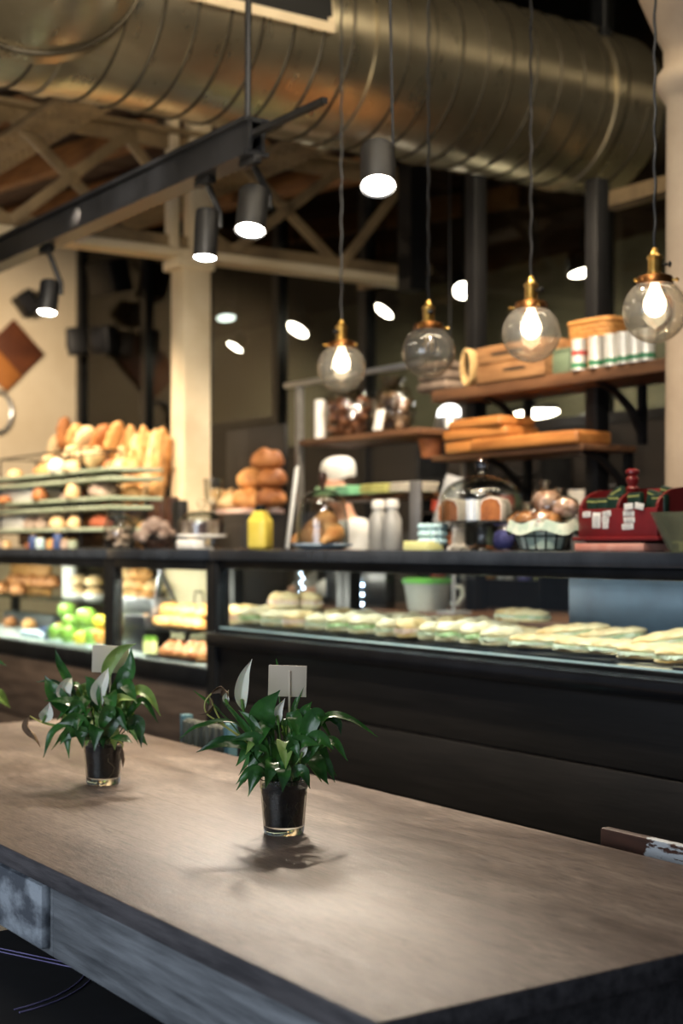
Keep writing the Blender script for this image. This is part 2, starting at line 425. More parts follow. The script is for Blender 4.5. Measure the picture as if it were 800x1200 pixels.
for y in (1.35, 2.05, 2.75, 3.45, 4.15, 4.85, 6.0):
    g = G(); g.bar((-13.5, y, 4.10), (-6.95, y, 3.50), .09, .14); struct('rafter', g, RAFTER)
# left column (square) with its corbel, right column (round, cast iron)
XC = -6.76
g = G(); g.box((XC, 3.6, 1.42), (.16, .16, 2.84), .012); g.b2((XC-.095, 3.48, 2.74), (XC+.09, 3.70, 2.80), .01)
g.box((XC, 3.64, 3.2), (.11, .12, .84), .01); g.box((XC, 3.49, 3.2), (.08, .05, .72), .008); struct('column_square', g, CREAM)
xr = XY(817, 3.6)
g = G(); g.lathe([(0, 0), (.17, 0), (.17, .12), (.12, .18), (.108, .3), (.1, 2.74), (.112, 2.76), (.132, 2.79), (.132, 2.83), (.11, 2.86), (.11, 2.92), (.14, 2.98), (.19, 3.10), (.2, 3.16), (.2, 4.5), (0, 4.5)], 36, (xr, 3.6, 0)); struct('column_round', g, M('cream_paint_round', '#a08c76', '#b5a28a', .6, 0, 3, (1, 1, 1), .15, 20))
g = G(); g.tube([(xr+.115*math.cos(a), 3.6-.02, 2.08+.05*math.sin(a)) if False else (xr-.06+.05*math.cos(a), 3.49, 2.06+.055*math.sin(a)) for a in [2*math.pi*k/20 for k in range(20)]], .008, 6, True)
tag(g.build('wall_ring', COPPER), 'brown metal ring hanging on the round cream column', 'ring')
# lattice roof truss over the left column
g = G()
g.b2((XC-.03, .2, 2.845), (XC+.03, 5.05, 2.86)); g.b2((XC-.012, .2, 2.825), (XC+.012, 5.05, 2.92)); g.b2((XC-.07, .2, 3.44), (XC+.07, 5.05, 3.465)); g.b2((XC-.012, .2, 3.37), (XC+.012, 5.05, 3.44))
for a, b in ((.65, 1.3), (1.3, 1.95), (1.95, 2.6), (2.6, 3.25), (3.85, 4.55)):
    g.bar((XC+.02, a, 2.88), (XC+.02, b, 3.42), .055, .02, (1, 0, 0)); g.bar((XC-.02, a, 3.42), (XC-.02, b, 2.88), .055, .02, (1, 0, 0))
    g.box((XC, (a+b)/2, 3.15), (.06, .07, .07), .01)
g.bar((XC, 3.2, 3.42), (XC, 3.52, 3.1), .05, .03, (1, 0, 0)); g.bar((XC+.02, 4.55, 2.88), (XC+.02, 5.0, 3.42), .055, .02, (1, 0, 0)); g.bar((XC, 3.62, 3.0), (XC, 3.85, 2.88), .05, .03, (1, 0, 0))
o = g.build('roof_truss', TRUSSM); o['kind'] = 'structure'
g = G(); g.b2((XC-.075, .2, 2.80), (XC+.075, 5.05, 2.845), .004); struct('truss_flange', g, CREAM)  # light on the flange is put into its colour, paler than the truss
for k, (y, x0, x1) in enumerate(((2.75, -9.6, -5.95), (4.0, -8.6, -5.95))):
    g = G(); g.b2((x0, y-.13, 3.335), (x1, y+.13, 3.36)); g.b2((x0, y-.02, 3.36), (x1, y+.02, 3.42))
    q = x0+.06
    while q < x1:
        for dy in (-.095, -.055, .055, .095): g.ball((q, y+dy, 3.333), .011, 1)
        q += .09
    struct('riveted_beam', g, TRUSSM)
g = G(); g.b2((XY(480, 4.9)-.06, 4.86, 2.74), (XY(480, 4.9)+.06, 4.98, 4.5)); struct('steel_post', g, BLACK)
g = G(); g.b2((XY(712, 4.85), 4.8, 2.88), (XY(830, 4.85), 4.9, 2.95)); struct('cross_beam', g, TRUSSM)
g = G(); g.b2((-7.28, 5.03, 2.86), (-6.6, 5.08, 2.91)); struct('transom', g, TRUSSM)
# glazed partition: one window per bay
posts = [-11.55, XY(173, YB), -9.35, XY(328, YB), XY(430, YB), XY(557, YB), XY(706, YB), -4.1, -3.0, -1.8]
for k in range(len(posts)-1):
    a, b = posts[k], posts[k+1]
    pz = 1.0 if k < 2 else (2.12 if k == 2 else 1.9)
    g = G(); g.b2((a-.04, YB-.04, 0), (a+.04, YB+.04, 4.5)); g.b2((a+.04, YB-.03, pz), (b-.04, YB+.03, pz+.05)); g.b2((a+.04, YB-.03, 4.3), (b-.04, YB+.03, 4.5))
    w = struct('window_%d' % (k+1), g, FRAME)
    g = G(); g.b2((a+.04, YB-.004, pz+.05), (b-.04, YB+.004, 4.3)); g.build('glass_pane', GLASSW, w)
    g = G(); g.b2((a+.04, YB-.02, 0), (b-.04, YB+.02, pz)); g.build('lower_panel', DPANEL, w)
# ------------------------------------------------------------------ ceiling services
XD, ZD, RD = -5.2, 3.42, .385
dt = thing('ventilation_duct', 'large round spiral metal duct running under the ceiling', 'duct', (XD, 0, ZD))
g = G(); prof = []
y = -1.0
g.lathe([(RD-.01, 0), (RD, .002)] + [(RD, 6.05), (RD-.01, 6.06), (0, 6.06)], 64, (0, 0, 0), Matrix.Translation((0, -.95, 0)) @ Matrix.Rotation(R(-90), 4, 'X'))
g.build('duct_body', DUCT, dt)
g = G()
pts = []
turns = 42
for k in range(turns*40):
    a = 2*math.pi*k/40; pts.append(((RD+.002)*math.cos(a), -.9+5.9*k/(turns*40), (RD+.002)*math.sin(a)))
g.tube(pts, .007, 5); g.build('spiral_seam', SEAL, dt)
ring = lambda y, r, w: Matrix.Translation((0, y, 0)) @ Matrix.Rotation(R(-90), 4, 'X')
for y in (2.12, 3.42, 4.78):
    g = G(); g.lathe([(RD, 0), (RD+.012, .005), (RD+.012, .05), (RD, .055)], 64, (0, 0, 0), ring(y, 0, 0)); g.build('joint_band', DUCT, dt)
    g = G(); g.box((RD*.72, y+.027, RD*.72), (.05, .06, .05), .01); g.tube([(RD*.72, y+.027, RD*.72), (RD*.72, y+.027, 1.05)], .006, 6); g.build('hanger', BLACK, dt)
# side grille on the upper front of the duct
a0, a1 = R(-8), R(24)
ya, yb = PX(222, 20, XD+RD).y, PX(390, 20, XD+RD).y
g = G()
def onr(a, y, r): return Vector((r*math.cos(a), y, r*math.sin(a)))
for (aa, ab, p, q) in ((a0-.04, a0+.05, ya, yb), (a1-.03, a1+.05, ya, yb), (a0, a1, ya, ya+.03), (a0, a1, yb-.03, yb)):
    vs = [onr(x, yy, r) for r in (RD-.005, RD+.022) for x in (aa, ab) for yy in (p, q)]
    g.pyd(vs, [(0, 1, 3, 2), (4, 6, 7, 5), (0, 4, 5, 1), (2, 3, 7, 6), (0, 2, 6, 4), (1, 5, 7, 3)])
gr = g.build('grille_frame', CREAM, dt)
g = G()
for q in range(12):
    aa, ab = a0+(a1-a0)*q/12, a0+(a1-a0)*(q+1)/12
    vs = [onr(x, yy, r) for r in (RD-.004, RD+.012) for x in (aa, ab) for yy in (ya+.01, yb-.01)]
    g.pyd(vs, [(0, 1, 3, 2), (4, 6, 7, 5), (0, 4, 5, 1), (2, 3, 7, 6), (0, 2, 6, 4), (1, 5, 7, 3)])
g.build('grille_opening', BLACK, gr)
# bend that leaves the duct towards the front
p0 = Vector((-4.98, 2.0, 3.44))-Vector((XD, 0, ZD))
g = G(); path = []
for k in range(15):
    a = R(90)*k/14
    path.append(p0 + Vector((.75*math.sin(a), -.25*math.sin(a), .85*(1-math.cos(a)))))
g.tube(path, .40, 48); dt2 = g.build('bend_body', DUCT, dt)
for k in (1, 4, 7, 10, 13):
    g = G(); c = path[k]; t = (path[k+1]-path[k-1]).normalized(); q = t.to_track_quat('Z', 'Y').to_matrix().to_4x4()
    g.lathe([(.401, -.012), (.413, -.012), (.413, .012), (.401, .012)], 48, (0, 0, 0), Matrix.Translation(c) @ q); g.build('joint_band', DUCT if k > 1 else SEAL, dt2)
# track beam with spots
YT = 2.32
b0, b1 = PY(-40, 345, YT), PY(300, 223, YT)
tr = thing('lighting_beam', 'black hanging beam that carries the spotlights', 'beam', (0, 0, 0))
zt = 2.585
g = G(); x0, x1 = -7.6, XY(301, YT)
g.b2((x0, YT-.045, zt-.06), (x1, YT+.045, zt-.045)); g.b2((x0, YT-.045, zt+.045), (x1, YT+.045, zt+.06)); g.b2((x0, YT-.03, zt-.05), (x1, YT-.018, zt+.05)); g.b2((x0, YT+.018, zt-.05), (x1, YT+.03, zt+.05))
g.build('beam_profile', M('grey_black_metal', '#131416', '#202124', .4, .4, 5), tr)
g = G(); xe = XY(384, YT); g.b2((x1, YT-.02, zt+.0), (xe, YT+.0, zt+.018)); g.build('thin_rail', BLACK, tr)
cb = PY(290, 210, YT)
g = G(); g.tube([(cb.x, YT, zt+.05), (cb.x+.01, YT, 3.4), (cb.x-.02, YT, 4.5)], .011, 8); tag(g.build('power_cable', BLACK), 'thick black cable dropping from the ceiling to the beam end', 'cable')
def spotlight(px, py, rad, L, label, tilt, e):
    p = PY(px, py, YT)
    t = thing('track_spotlight', label, 'spotlight', (p.x, YT, p.z), 0, 'spotlights under the black beam')
    hl = Matrix.Rotation(R(tilt[0]), 4, RGT) @ Matrix.Rotation(R(tilt[1]), 4, FWD)
    g = G(); g.lathe([(rad*.86, .012), (rad, 0), (rad, L), (rad*.9, L+.008), (0, L+.008)], 32, (0, 0, 0), hl); g.build('lamp_housing', BLACK, t)
    g = G(); g.lathe([(0, .006), (rad*.86, .004), (rad*.9, .012), (0, .014)], 28, (0, 0, 0), hl); g.build('lamp_face', LAMP, t)
    g = G(); top = Vector((0, .0, (zt-.06-p.z) if px < 400 else 4.5-p.z)); g.tube([hl @ Vector((0, rad+.01, L*.75)), hl @ Vector((0, rad+.005, L+.015)), top], .012 if px < 400 else .0045, 8); g.box(top+Vector((0, 0, -.012)), (.1, .03, .024), .004); g.build('bracket', BLACK, t)
    d = hl @ Vector((0, 0, -1))
    s = spot(Vector((p.x, YT, p.z))+d*.02, Vector((p.x, YT, p.z))+d, e, (1, .82, .62), 95, .7, .04); 
    return t
spotlight(55, 367, .041, .13, 'black cylinder spotlight farthest along the beam, low at the left', (-13, 3), 45)
spotlight(240, 303, .040, .16, 'black cylinder spotlight in front of the square cream column', (-9, 2), 45)
spotlight(293, 271, .049, .14, 'black spotlight beside the end of the thick beam and the black cable', (-19, 4), 45)
spotlight(443, 219, .049, .13, 'large black spotlight nearest to the viewer, over the counter', (-26, 0), 45)
# pendants over the counter front
YP = 2.9
BULBW = EMIT('warm_bulb_surface', (1, .80, .52), 5)
for k, (px, py, lit, lab) in enumerate(((400, 424, 1, 'lit clear glass globe pendant hanging in front of the brown bags, farthest of its row'), (502, 412, 0, 'unlit clear glass globe pendant, the only dark one of its row'),
                        (622, 391, 1, 'lit clear glass globe pendant hanging in front of the wooden crate'), (767, 369, 1, 'lit clear glass globe pendant beside the round cream column, nearest of its row'))):
    p = PY(px, py, YP); p.z = 1.935
    t = thing('globe_pendant', lab, 'pendant lamp', p, R(40*k+20), 'glass globe pendants')
    r = .088
    g = G(); pr = [(r*math.sin(a), -r*math.cos(a)) for a in [R(0+ (158)*i/22) for i in range(23)]]; pr[0] = (0, -r)
    pin = [(x*.975, z*.975) for x, z in pr][::-1]; pin[-1] = (0, -r*.975)
    g.lathe(pr+pin, 40); g.build('glass_globe', GLOBEG, t)
    zc = r*math.cos(R(22))
    g = G(); g.lathe([(.0, zc+.012), (.046, zc+.012), (.050, zc+.004), (.050, zc-.010), (.044, zc-.012), (.044, zc+.004), (0, zc+.004)], 32); g.build('fitter_rim', COPPER, t)
    for q in range(3):
        a = R(120*q); g = G(); g.tube([(.049*math.cos(a), .049*math.sin(a), zc-.002), (.062*math.cos(a), .062*math.sin(a), zc-.002)], .003, 6); g.ball((.064*math.cos(a), .064*math.sin(a), zc-.002), .006, 1); g.build('thumb_screw', BRASS, t)
    g = G(); g.lathe([(0, zc+.012), (.026, zc+.012), (.026, zc+.018), (.019, zc+.022), (.019, zc+.058), (.022, zc+.06), (.022, zc+.066), (.013, zc+.074), (.008, zc+.09), (0, zc+.09)], 24); g.build('lamp_socket', BRASS, t)
    g = G(); g.tube([(0, -.018, zc+.045), (0, -.034, zc+.045)], .004, 6); g.ball((0, -.04, zc+.045), (.012, .005, .009), 2); g.build('turn_switch', BLACK, t)
    g = G(); c = []
    zz = zc+.09
    for i in range(160):
        f = i/159; c.append((.002*math.cos(f*150), .002*math.sin(f*150), zz+(4.5-p.z-zz)*f))
    g.tube(c, .0042, 5); g.build('twisted_cord', BLACK, t)
    g = G(); g.lathe([(.011, zc+.004), (.012, zc-.012), (.016, zc-.022), (.029, zc-.052), (.031, zc-.066), (.026, zc-.084), (.014, zc-.096), (0, zc-.1)], 24); b = g.build('light_bulb', BULBW if lit else GLOBEG, t)
    g = G()
    for q in range(6):
        a = R(60*q); g.tube([(.006*math.cos(a), .006*math.sin(a), zc-.022), (.015*math.cos(a), .015*math.sin(a), zc-.052), (.013*math.cos(a), .013*math.sin(a), zc-.08)], .0032 if lit else .0012, 5)
    g.build('filament', FILAM if lit else BRASS, b)
    if lit: point(p+Vector((0, 0, zc-.058)), 9, (1, .72, .42), .022)
# ------------------------------------------------------------------ long table
TX0, TX1, TY0, TY1 = -4.27, -1.352, .962, 1.872
tb = thing('long_table', 'long weathered wooden table with grey painted apron in the foreground', 'table', ((TX0+TX1)/2, (TY0+TY1)/2, 0))
hx, hy = (TX1-TX0)/2, (TY1-TY0)/2
g = G(); g.box((0, 0, .732), (2*hx, 2*hy, .036), .004)
rnd = random.Random(3)
top = g.build('tabletop', [WOODTOP, EDGE], tb)
for p in top.data.polygons: p.material_index = 0 if p.normal.z > .6 else 1
ay = -hy+.02
g = G(); g.b2((.56-hx+1.36, ay, .585), (hx-.03, ay+.03, .7135), .003); g.build('apron', APRON, tb)
g = G(); g.b2((-hx+.03, ay, .585), (.56-hx+1.36, ay+.03, .7135), .003); g.build('apron', APRON, tb)
for s in (-1, 1):
    g = G(); g.b2((s*(hx-.055)-.015, -hy+.06, .585), (s*(hx-.055)+.015, hy-.04, .7135), .003); g.build('apron', EDGE, tb)
g = G(); g.b2((-hx+.05, hy-.06, .585), (hx-.05, hy-.03, .7135), .003); g.build('apron', EDGE, tb)
xd = PY(53, 1060, TY0+.01).x - tb.location.x
g = G(); g.b2((xd-.62, ay-.018, .597), (xd, ay+.004, .7095), .008); g.build('drawer_front', DRAWF, tb)
for sx in (-1, 1):
    for sy in (-1, 1):
        g = G(); g.b2((sx*(hx-.1)-.045, sy*(hy-.09)-.045, 0), (sx*(hx-.1)+.045, sy*(hy-.09)+.045, .712), .006); g.build('leg', EDGE, tb)
# stool under the table, chairs along the far side
st = thing('upholstered_stool', 'black padded stool with curved lilac piping pushed under the table', 'stool', (-2.56, 1.06, 0))
g = G(); g.box((0, 0, .45), (.72, .5, .09), .035, None, 4); cu = g.build('seat', CLOTHK, st)
g = G()
for d, o_ in ((0, 0), (.05, .006)): g.tube([(-.2+.4*math.cos(a)*(1-d), -.16+.3*math.sin(a)*(1-d), .4965) for a in [R(5+80*k/16) for k in range(17)]], .0013, 6)
for d in (0, .018): g.tube([(-.23, -.05+d, .4965), (.1, .09+d, .4965), (.22, .15+d, .4965)], .0012, 6)
g.build('piping', LILAC, cu)
for sx in (-1, 1):
    for sy in (-1, 1):
        g = G(); g.tube([(sx*.2, sy*.16, .41), (sx*.23, sy*.19, 0)], [.02, .014], 10); g.build('leg', BLACKW, st)
def chair(label, X, Y, ztop, w, slat_mat, side_mat, horizontal):
    t = thing('wooden_chair', label, 'chair', (X, Y, 0))
    g = G(); g.box((0, -.02, .445), (w, .38, .03), .008); g.build('seat', side_mat, t)
    for sx in (-1, 1):
        g = G(); g.tube([(sx*(w/2-.02), -.19, .43), (sx*(w/2-.02), -.2, 0)], [.018, .014], 10); g.build('leg', side_mat, t)
        g = G(); g.bar((sx*(w/2-.018), .20, 0), (sx*(w/2-.018), .185, ztop-(.0 if not horizontal else .03)), .03, .028, (1, 0, 0)); g.build('leg', side_mat, t)
    if horizontal:
        g = G(); g.box((0, .175, ztop-.045), (w, .022, .09), .004); g.build('top_rail', slat_mat, t)
        g = G(); g.box((0, .18, ztop-.2), (w-.05, .016, .05), .004); g.build('back_rail', slat_mat, t)
    else:
        g = G(); g.box((0, .18, ztop-.16), (w*.78, .02, .3), .004)
        for k in range(7): g.box((-w*.36+w*.12*k, .168, ztop-.16), (w*.085, .012, .29), .003)
        g.build('back_slats', slat_mat, t)
    for sy in (-.18, .18):
        g = G(); g.box((0, sy, .2), (w-.06, .018, .022), .004); g.build('stretcher', side_mat, t)
    return t
cA = PY(238, 850, 2.02); cB0 = PY(694, 972, 1.9)
chair('weathered grey slat-back chair behind the front plant', cA.x, 2.02-.17, .79, .30, GREYW, TEALP, False)
ch = chair('rust brown chair with chipped white paint at the table\'s far side', cB0.x+.23, 1.93-.175, .768, .46, CHIP, M('rust_wood', '#3a2015', '#5b3828', .6), True)
# ------------------------------------------------------------------ plants
PLG = 'potted peace lilies on the table'
def plant(label, px, py, rimz, origin, sc, leaves, flowers, wilts, nfill, seed):
    p = PZ(px, py, .75); z = (HC-.75)*F/(py-HY)
    t = thing('potted_peace_lily', label, 'potted plant', p, 0, PLG)
    k = z/F/sc
    H = .105
    rim = Vector((0, 0, H-.004))
    def W(q):
        d = q[2] if len(q) > 2 else 0
        return rim + RGT*((q[0]-origin[0])*k) + Vector((0, 0, -(q[1]-origin[1])*k)) - FWD*d
    # faceted glass tumbler
    g = G(); ro = [(.0, 0), (.036, 0), (.0385, .004), (.0395, .012), (.044, .07), (.0445, .083), (.0465, .088), (.047, .104), (.0455, H), (.0435, .103), (.0425, .07), (.0365, .016), (0, .013)]
    g.lathe(ro, 9 if False else 24); g.build('glass_tumbler', GLASSPOT, t)
    g = G(); g.lathe([(0, .0145), (.0355, .0165), (.0405, .07), (.0415, .088), (.03, .093), (0, .095)], 24); so = g.build('soil', SOIL, t)
    rn = random.Random(seed)
    g = G()
    for i in range(5):
        a = rn.uniform(0, 6.28); pts = []
        for j in range(7):
            f = j/6; rr = .0362+.0052*(.016+f*.04-.016)/.054; pts.append((rr*math.cos(a), rr*math.sin(a), .018+.045*f)); a += rn.uniform(-.25, .25)
        g.tube(pts, .0008, 4)
    g.build('roots', ROOT, so)
    def curve(pts, n=14):
        P = [Vector(q) for q in pts]; P = [P[0]*2-P[1]]+P+[P[-1]*2-P[-2]]
        out = []
        segs = len(P)-3
        for i in range(n+1):
            u = i/n*segs; s = min(int(u), segs-1); f = u-s; a, b, c, d = P[s:s+4]
            out.append(.5*((2*b)+(c-a)*f+(2*a-5*b+4*c-d)*f*f+(-a+3*b-3*c+d)*f**3))
        return out
    def blade(g, pts, w, stem=.25, fold=.35, tw=0., cup=0., facing=.55, thick=.0006):
        C = curve(pts, 26); vs, fs = [], []
        n = len(C)
        g2 = [c for i, c in enumerate(C) if i/(n-1) <= stem+.06]
        if len(g2) > 1: g.tube(g2, [.0016]*len(g2), 6)
        rows = 0
        for i, c in enumerate(C):
            f = i/(n-1)
            if f < stem: continue
            u = (f-stem)/(1-stem)
            ww = w/2*max(0, math.sin(math.pi*u**.82))**1.15*1.06 if 0 < u < 1 else .0004
            ww = max(ww, .0005)
            tg = (C[min(i+1, n-1)]-C[max(i-1, 0)]).normalized()
            nrm = (-FWD*facing + Vector((0, 0, 1))*(1-facing)); nrm = (nrm - tg*nrm.dot(tg))
            nrm = nrm.normalized() if nrm.length > .05 else tg.orthogonal()
            sd = tg.cross(nrm).normalized()
            m = Matrix.Rotation(tw*(.3+u), 3, tg); sd = m @ sd; nrm = m @ nrm
            for q in (-1, -.5, 0, .5, 1):
                wv = .04*ww*math.sin(u*19+q*2)
                vs.append(c + sd*(q*ww) + nrm*(abs(q)*ww*fold*(1 if not cup else cup) + wv))
            rows += 1
        for r in range(rows-1):
            for q in range(4): fs.append((r*5+q, r*5+q+1, r*5+q+6, r*5+q+5))
        nv = len(vs); off = []
        for r in range(rows):
            a_, b_, m_ = vs[r*5], vs[r*5+4], vs[min(r+1, rows-1)*5+2]-vs[max(r-1, 0)*5+2]
            q_ = (b_-a_).cross(m_); q_ = q_.normalized() if q_.length > 1e-9 else Vector((0, 0, 1))
            off += [q_*thick]*5
        vs2 = vs+[v+o_ for v, o_ in zip(vs, off)]
        fs2 = fs+[tuple(i+nv for i in f[::-1]) for f in fs]
        for r in range(rows-1):
            for q in (0, 4): fs2.append((r*5+q, (r+1)*5+q, (r+1)*5+q+nv, r*5+q+nv))
        for r in (0, rows-1):
            for q in range(4): fs2.append((r*5+q, r*5+q+1, r*5+q+1+nv, r*5+q+nv))
        g.pyd(vs2, fs2)
    gd, gp = G(), G()
    for lf in leaves:
        pts, w = lf[0], lf[1]; opt = lf[2] if len(lf) > 2 else {}
        pale = opt.pop('pale', False) if opt else False
        q = [W(a) for a in pts]
        s = Vector((rn.uniform(-.02, .02), rn.uniform(-.02, .02), -.012))
        blade(gp if pale else gd, [s]+q if False else [rim+s]+q, w*k, **{**dict(stem=.3, tw=rn.uniform(-.4, .4), facing=rn.uniform(.3, .8)), **opt})
    for i in range(nfill):
        a = rn.uniform(0, 6.283); rr = rn.uniform(.05, .12); hh = rn.uniform(-.01, .10); s = Vector((.022*math.cos(a), .022*math.sin(a), -.012))
        m = rim+Vector((math.cos(a)*rr*.55, math.sin(a)*rr*.55, hh*.9+.035)); e = rim+Vector((math.cos(a)*rr, math.sin(a)*rr, hh-.012))
        blade(gp if rn.random() < .2 else gd, [rim+s, m, e], rn.uniform(.02, .034), stem=.36, tw=rn.uniform(-.6, .6), facing=rn.uniform(.1, .7))
    gd.build('foliage', LEAFM, t)
    if len(gp.bm.verts): gp.build('pale_leaves', LEAFP, t)
    for pts, w, opt in flowers:
        q = [W(a) for a in pts]
        g = G(); st_ = opt.get('from'); base = [rim+Vector((0, 0, -.01))]+([W(st_)] if st_ else [])
        blade(g, q, w*k, stem=.0, fold=.9, tw=opt.get('tw', .3), facing=.8, thick=.0008)
        fl = g.build('flower', SPATHE, t)
        g = G(); g.tube(curve(base+[q[0]], 10), .0016, 6); g.build('flower_stalk', STALK, fl)
        g = G(); a, b = q[0], q[0].lerp(q[1], .75); g.tube([a-FWD*.004, b-FWD*.006], [.003, .0025], 8); g.ball(b-FWD*.006, .0026, 1); g.build('spadix', STALK, fl)
    for stalk, pts, w in wilts:
        q = [W(a) for a in pts]
        g = G(); blade(g, q, w*k, stem=.0, fold=1.1, tw=1.2, facing=.7, thick=.0008); fl = g.build('withered_flower', WILT, t)
        g = G(); g.tube(curve([rim+Vector((0, 0, -.01))]+[W(a) for a in stalk]+[q[0]], 16), .0016, 6); g.build('flower_stalk', M('yellow_stalk', '#9aa04c', '#b7b868', .45), fl)
    return t, W, k
m_, n_, out_ = nt('tumbler_glass')
b_ = pb(n_, Roughness=.02, IOR=1.45); b_.inputs['Transmission Weight'].default_value = 1; b_.inputs['Base Color'].default_value = (.93, .97, .94, 1)
n_.links.new(b_.outputs[0], out_.inputs[0]); GLASSPOT = m_
# front plant, photo detail coordinates (crop at 3.077x from 200,750)
L2 = [([(250, 300, .02), (110, 300, .03), (35, 348, .02)], 22, {}), ([(290, 380, .05), (200, 350, .06), (104, 384, .06)], 46, {'tw': .1}),
      ([(385, 400, .03), (345, 300, .04), (340, 240, .045), (398, 168, .04)], 92, {'tw': .05, 'facing': .95, 'stem': .38, 'fold': .15}),
      ([(420, 350, 0), (450, 230, 0), (484, 156, 0)], 20, {}), ([(440, 380, .02), (470, 270, .02), (532, 236, .02)], 40, {'pale': True, 'facing': .8}),
      ([(450, 390, .04), (480, 260, .04), (510, 212, .03)], 44, {'facing': .9}), ([(500, 380, 0), (560, 275, 0), (650, 285, .0), (746, 346, 0)], 36, {'tw': .1}),
      ([(470, 380, .05), (520, 260, .06), (566, 262, .05)], 60, {'facing': .9}), ([(500, 400, .06), (580, 345, .07), (637, 412, .07)], 44, {}), ([(510, 420, .03), (560, 430, .04), (592, 497, .04)], 38, {}),
      ([(440, 460, .08), (480, 440, .1), (506, 500, .1)], 42, {'facing': .9}), ([(340, 450, .05), (290, 450, .06), (244, 497, .06)], 28, {}), ([(350, 460, .07), (310, 450, .08), (294, 522, .09)], 40, {'facing': .9}),
      ([(400, 430, .08), (415, 440, .11), (412, 505, .12)], 52, {'facing': .95, 'fold': .2}), ([(380, 420, .06), (370, 430, .1), (350, 500, .1)], 46, {'facing': .95}), ([(300, 400, 0), (200, 280, -.01), (82, 178, 0)], 16, {'stem': .7}),
      ([(330, 400, .03), (270, 300, .03), (190, 215, .02)], 24, {}), ([(350, 380, .05), (300, 280, .05), (250, 240, .04)], 30, {}), ([(360, 400, .06), (310, 330, .07), (215, 340, .07)], 40, {}),
      ([(480, 420, .07), (530, 330, .08), (590, 370, .08)], 56, {'facing': .85}), ([(430, 400, .07), (470, 340, .09), (545, 350, .09)], 50, {'facing': .9}), ([(395, 250, -.02), (390, 150, -.02), (378, 66, -.02)], 14, {'stem': .7}),
      ([(460, 400, .02), (510, 300, .02), (570, 258, .02)], 46, {'facing': .8}), ([(540, 300, .0), (600, 290, 0), (614, 340, 0)], 26, {}), ([(360, 430, .06), (330, 370, .08), (320, 400, .09)], 44, {'facing': .9}), ([(440, 430, .07), (450, 350, .09), (470, 395, .1)], 46, {'facing': .9})]
F2 = [([(268, 248, .03), (258, 190, .03), (270, 120, .03), (297, 60, .03)], 46, {'from': (330, 380, .03), 'tw': .1}), ([(392, 292, .035), (386, 250, .035), (414, 200, .03)], 34, {'from': (400, 380, .03)}), ([(470, 400, .09), (482, 370, .09), (500, 340, .09)], 22, {'from': (450, 430, .08)}), ([(208, 222, .02), (200, 200, .02), (212, 172, .02)], 24, {'from': (300, 330, .02)})]
W2 = [([(300, 380, .02), (180, 290, .02), (132, 255, .02), (128, 215, .02)], [(150, 185, .02), (185, 165, .02), (212, 185, .02), (214, 215, .02)], 30), ([(280, 360, .02), (190, 290, .02)], [(140, 190, .02), (158, 225, .02), (140, 258, .02), (100, 262, .02)], 20)]
t2, W_2, k2 = plant('peace lily in a glass tumbler at the middle of the table, the front plant', 332.5, 976, .1, (408, 500), 3.077, L2, F2, W2, 34, 5)
L1 = [([(290, 330, 0), (245, 230, 0), (215, 170, .0), (198, 112, 0)], 34, {'pale': False}), ([(280, 350, .03), (210, 270, .04), (170, 205, .03)], 60, {'facing': .9}), ([(270, 300, 0), (200, 235, 0), (130, 232, 0)], 16, {}),
      ([(290, 380, .05), (215, 400, .06), (176, 492, .06)], 40, {}), ([(330, 410, .06), (270, 400, .07), (272, 490, .08)], 40, {'facing': .9}), ([(380, 300, 0), (385, 190, .0), (430, 120, 0), (490, 94, 0)], 44, {'facing': .9, 'pale': True}),
      ([(440, 330, 0), (448, 230, 0), (470, 180, 0), (474, 108, 0)], 62, {'facing': .9}), ([(410, 340, .04), (440, 285, .05), (500, 290, .05)], 36, {'pale': True}), ([(440, 360, .02), (490, 268, .02), (540, 280, .02), (582, 352, .02)], 44, {'pale': True}),
      ([(460, 360, .03), (520, 300, .03), (576, 376, .03)], 38, {}), ([(470, 390, .05), (510, 370, .06), (522, 456, .06)], 50, {'facing': .9}), ([(400, 420, .08), (440, 330, .09), (485, 395, .1)], 56, {'facing': .9}),
      ([(350, 400, .08), (300, 350, .09), (235, 365, .09)], 52, {'facing': .9}), ([(330, 380, .05), (270, 300, .06), (180, 290, .06)], 44, {}), ([(360, 330, .04), (345, 240, .04), (318, 205, .04)], 46, {'facing': .9}), ([(420, 320, -.02), (425, 260, -.02), (420, 200, -.02)], 70, {'facing': .95}),
      ([(300, 410, .07), (270, 400, .08), (240, 440, .08)], 40, {'facing': .9}), ([(380, 420, .09), (375, 380, .11), (372, 455, .12)], 56, {'facing': .95}), ([(340, 420, .08), (320, 390, .1), (325, 450, .1)], 46, {'facing': .9}), ([(420, 420, .08), (470, 420, .1), (500, 430, .1)], 40, {}),
      ([(330, 360, .07), (300, 300, .08), (270, 330, .08)], 42, {'facing': .9}), ([(390, 380, .09), (420, 320, .1), (440, 350, .1)], 46, {'facing': .9})]
F1 = [([(375, 318, .04), (366, 270, .04), (385, 220, .04), (398, 178, .03)], 52, {'from': (370, 400, .04), 'tw': .05}), ([(268, 298, .03), (238, 270, .03), (250, 235, .03), (265, 215, .02)], 50, {'from': (320, 380, .03)}), ([(165, 372, .03), (178, 340, .03), (188, 300, .03)], 46, {'from': (280, 400, .03)})]
W1 = [([(280, 390, .03), (200, 385, .03), (150, 368, .03)], [(118, 350, .03), (112, 385, .03), (140, 420, .03), (155, 460, .03)], 30), ([(430, 440, .03), (448, 450, .03)], [(448, 462, .03), (456, 500, .03), (450, 535, .03)], 18)]
t1, W_1, k1 = plant('peace lily in a glass tumbler, second along the table before the green apples', 121, 918, .1, (372, 440), 3.077, L1, F1, W1, 32, 11)
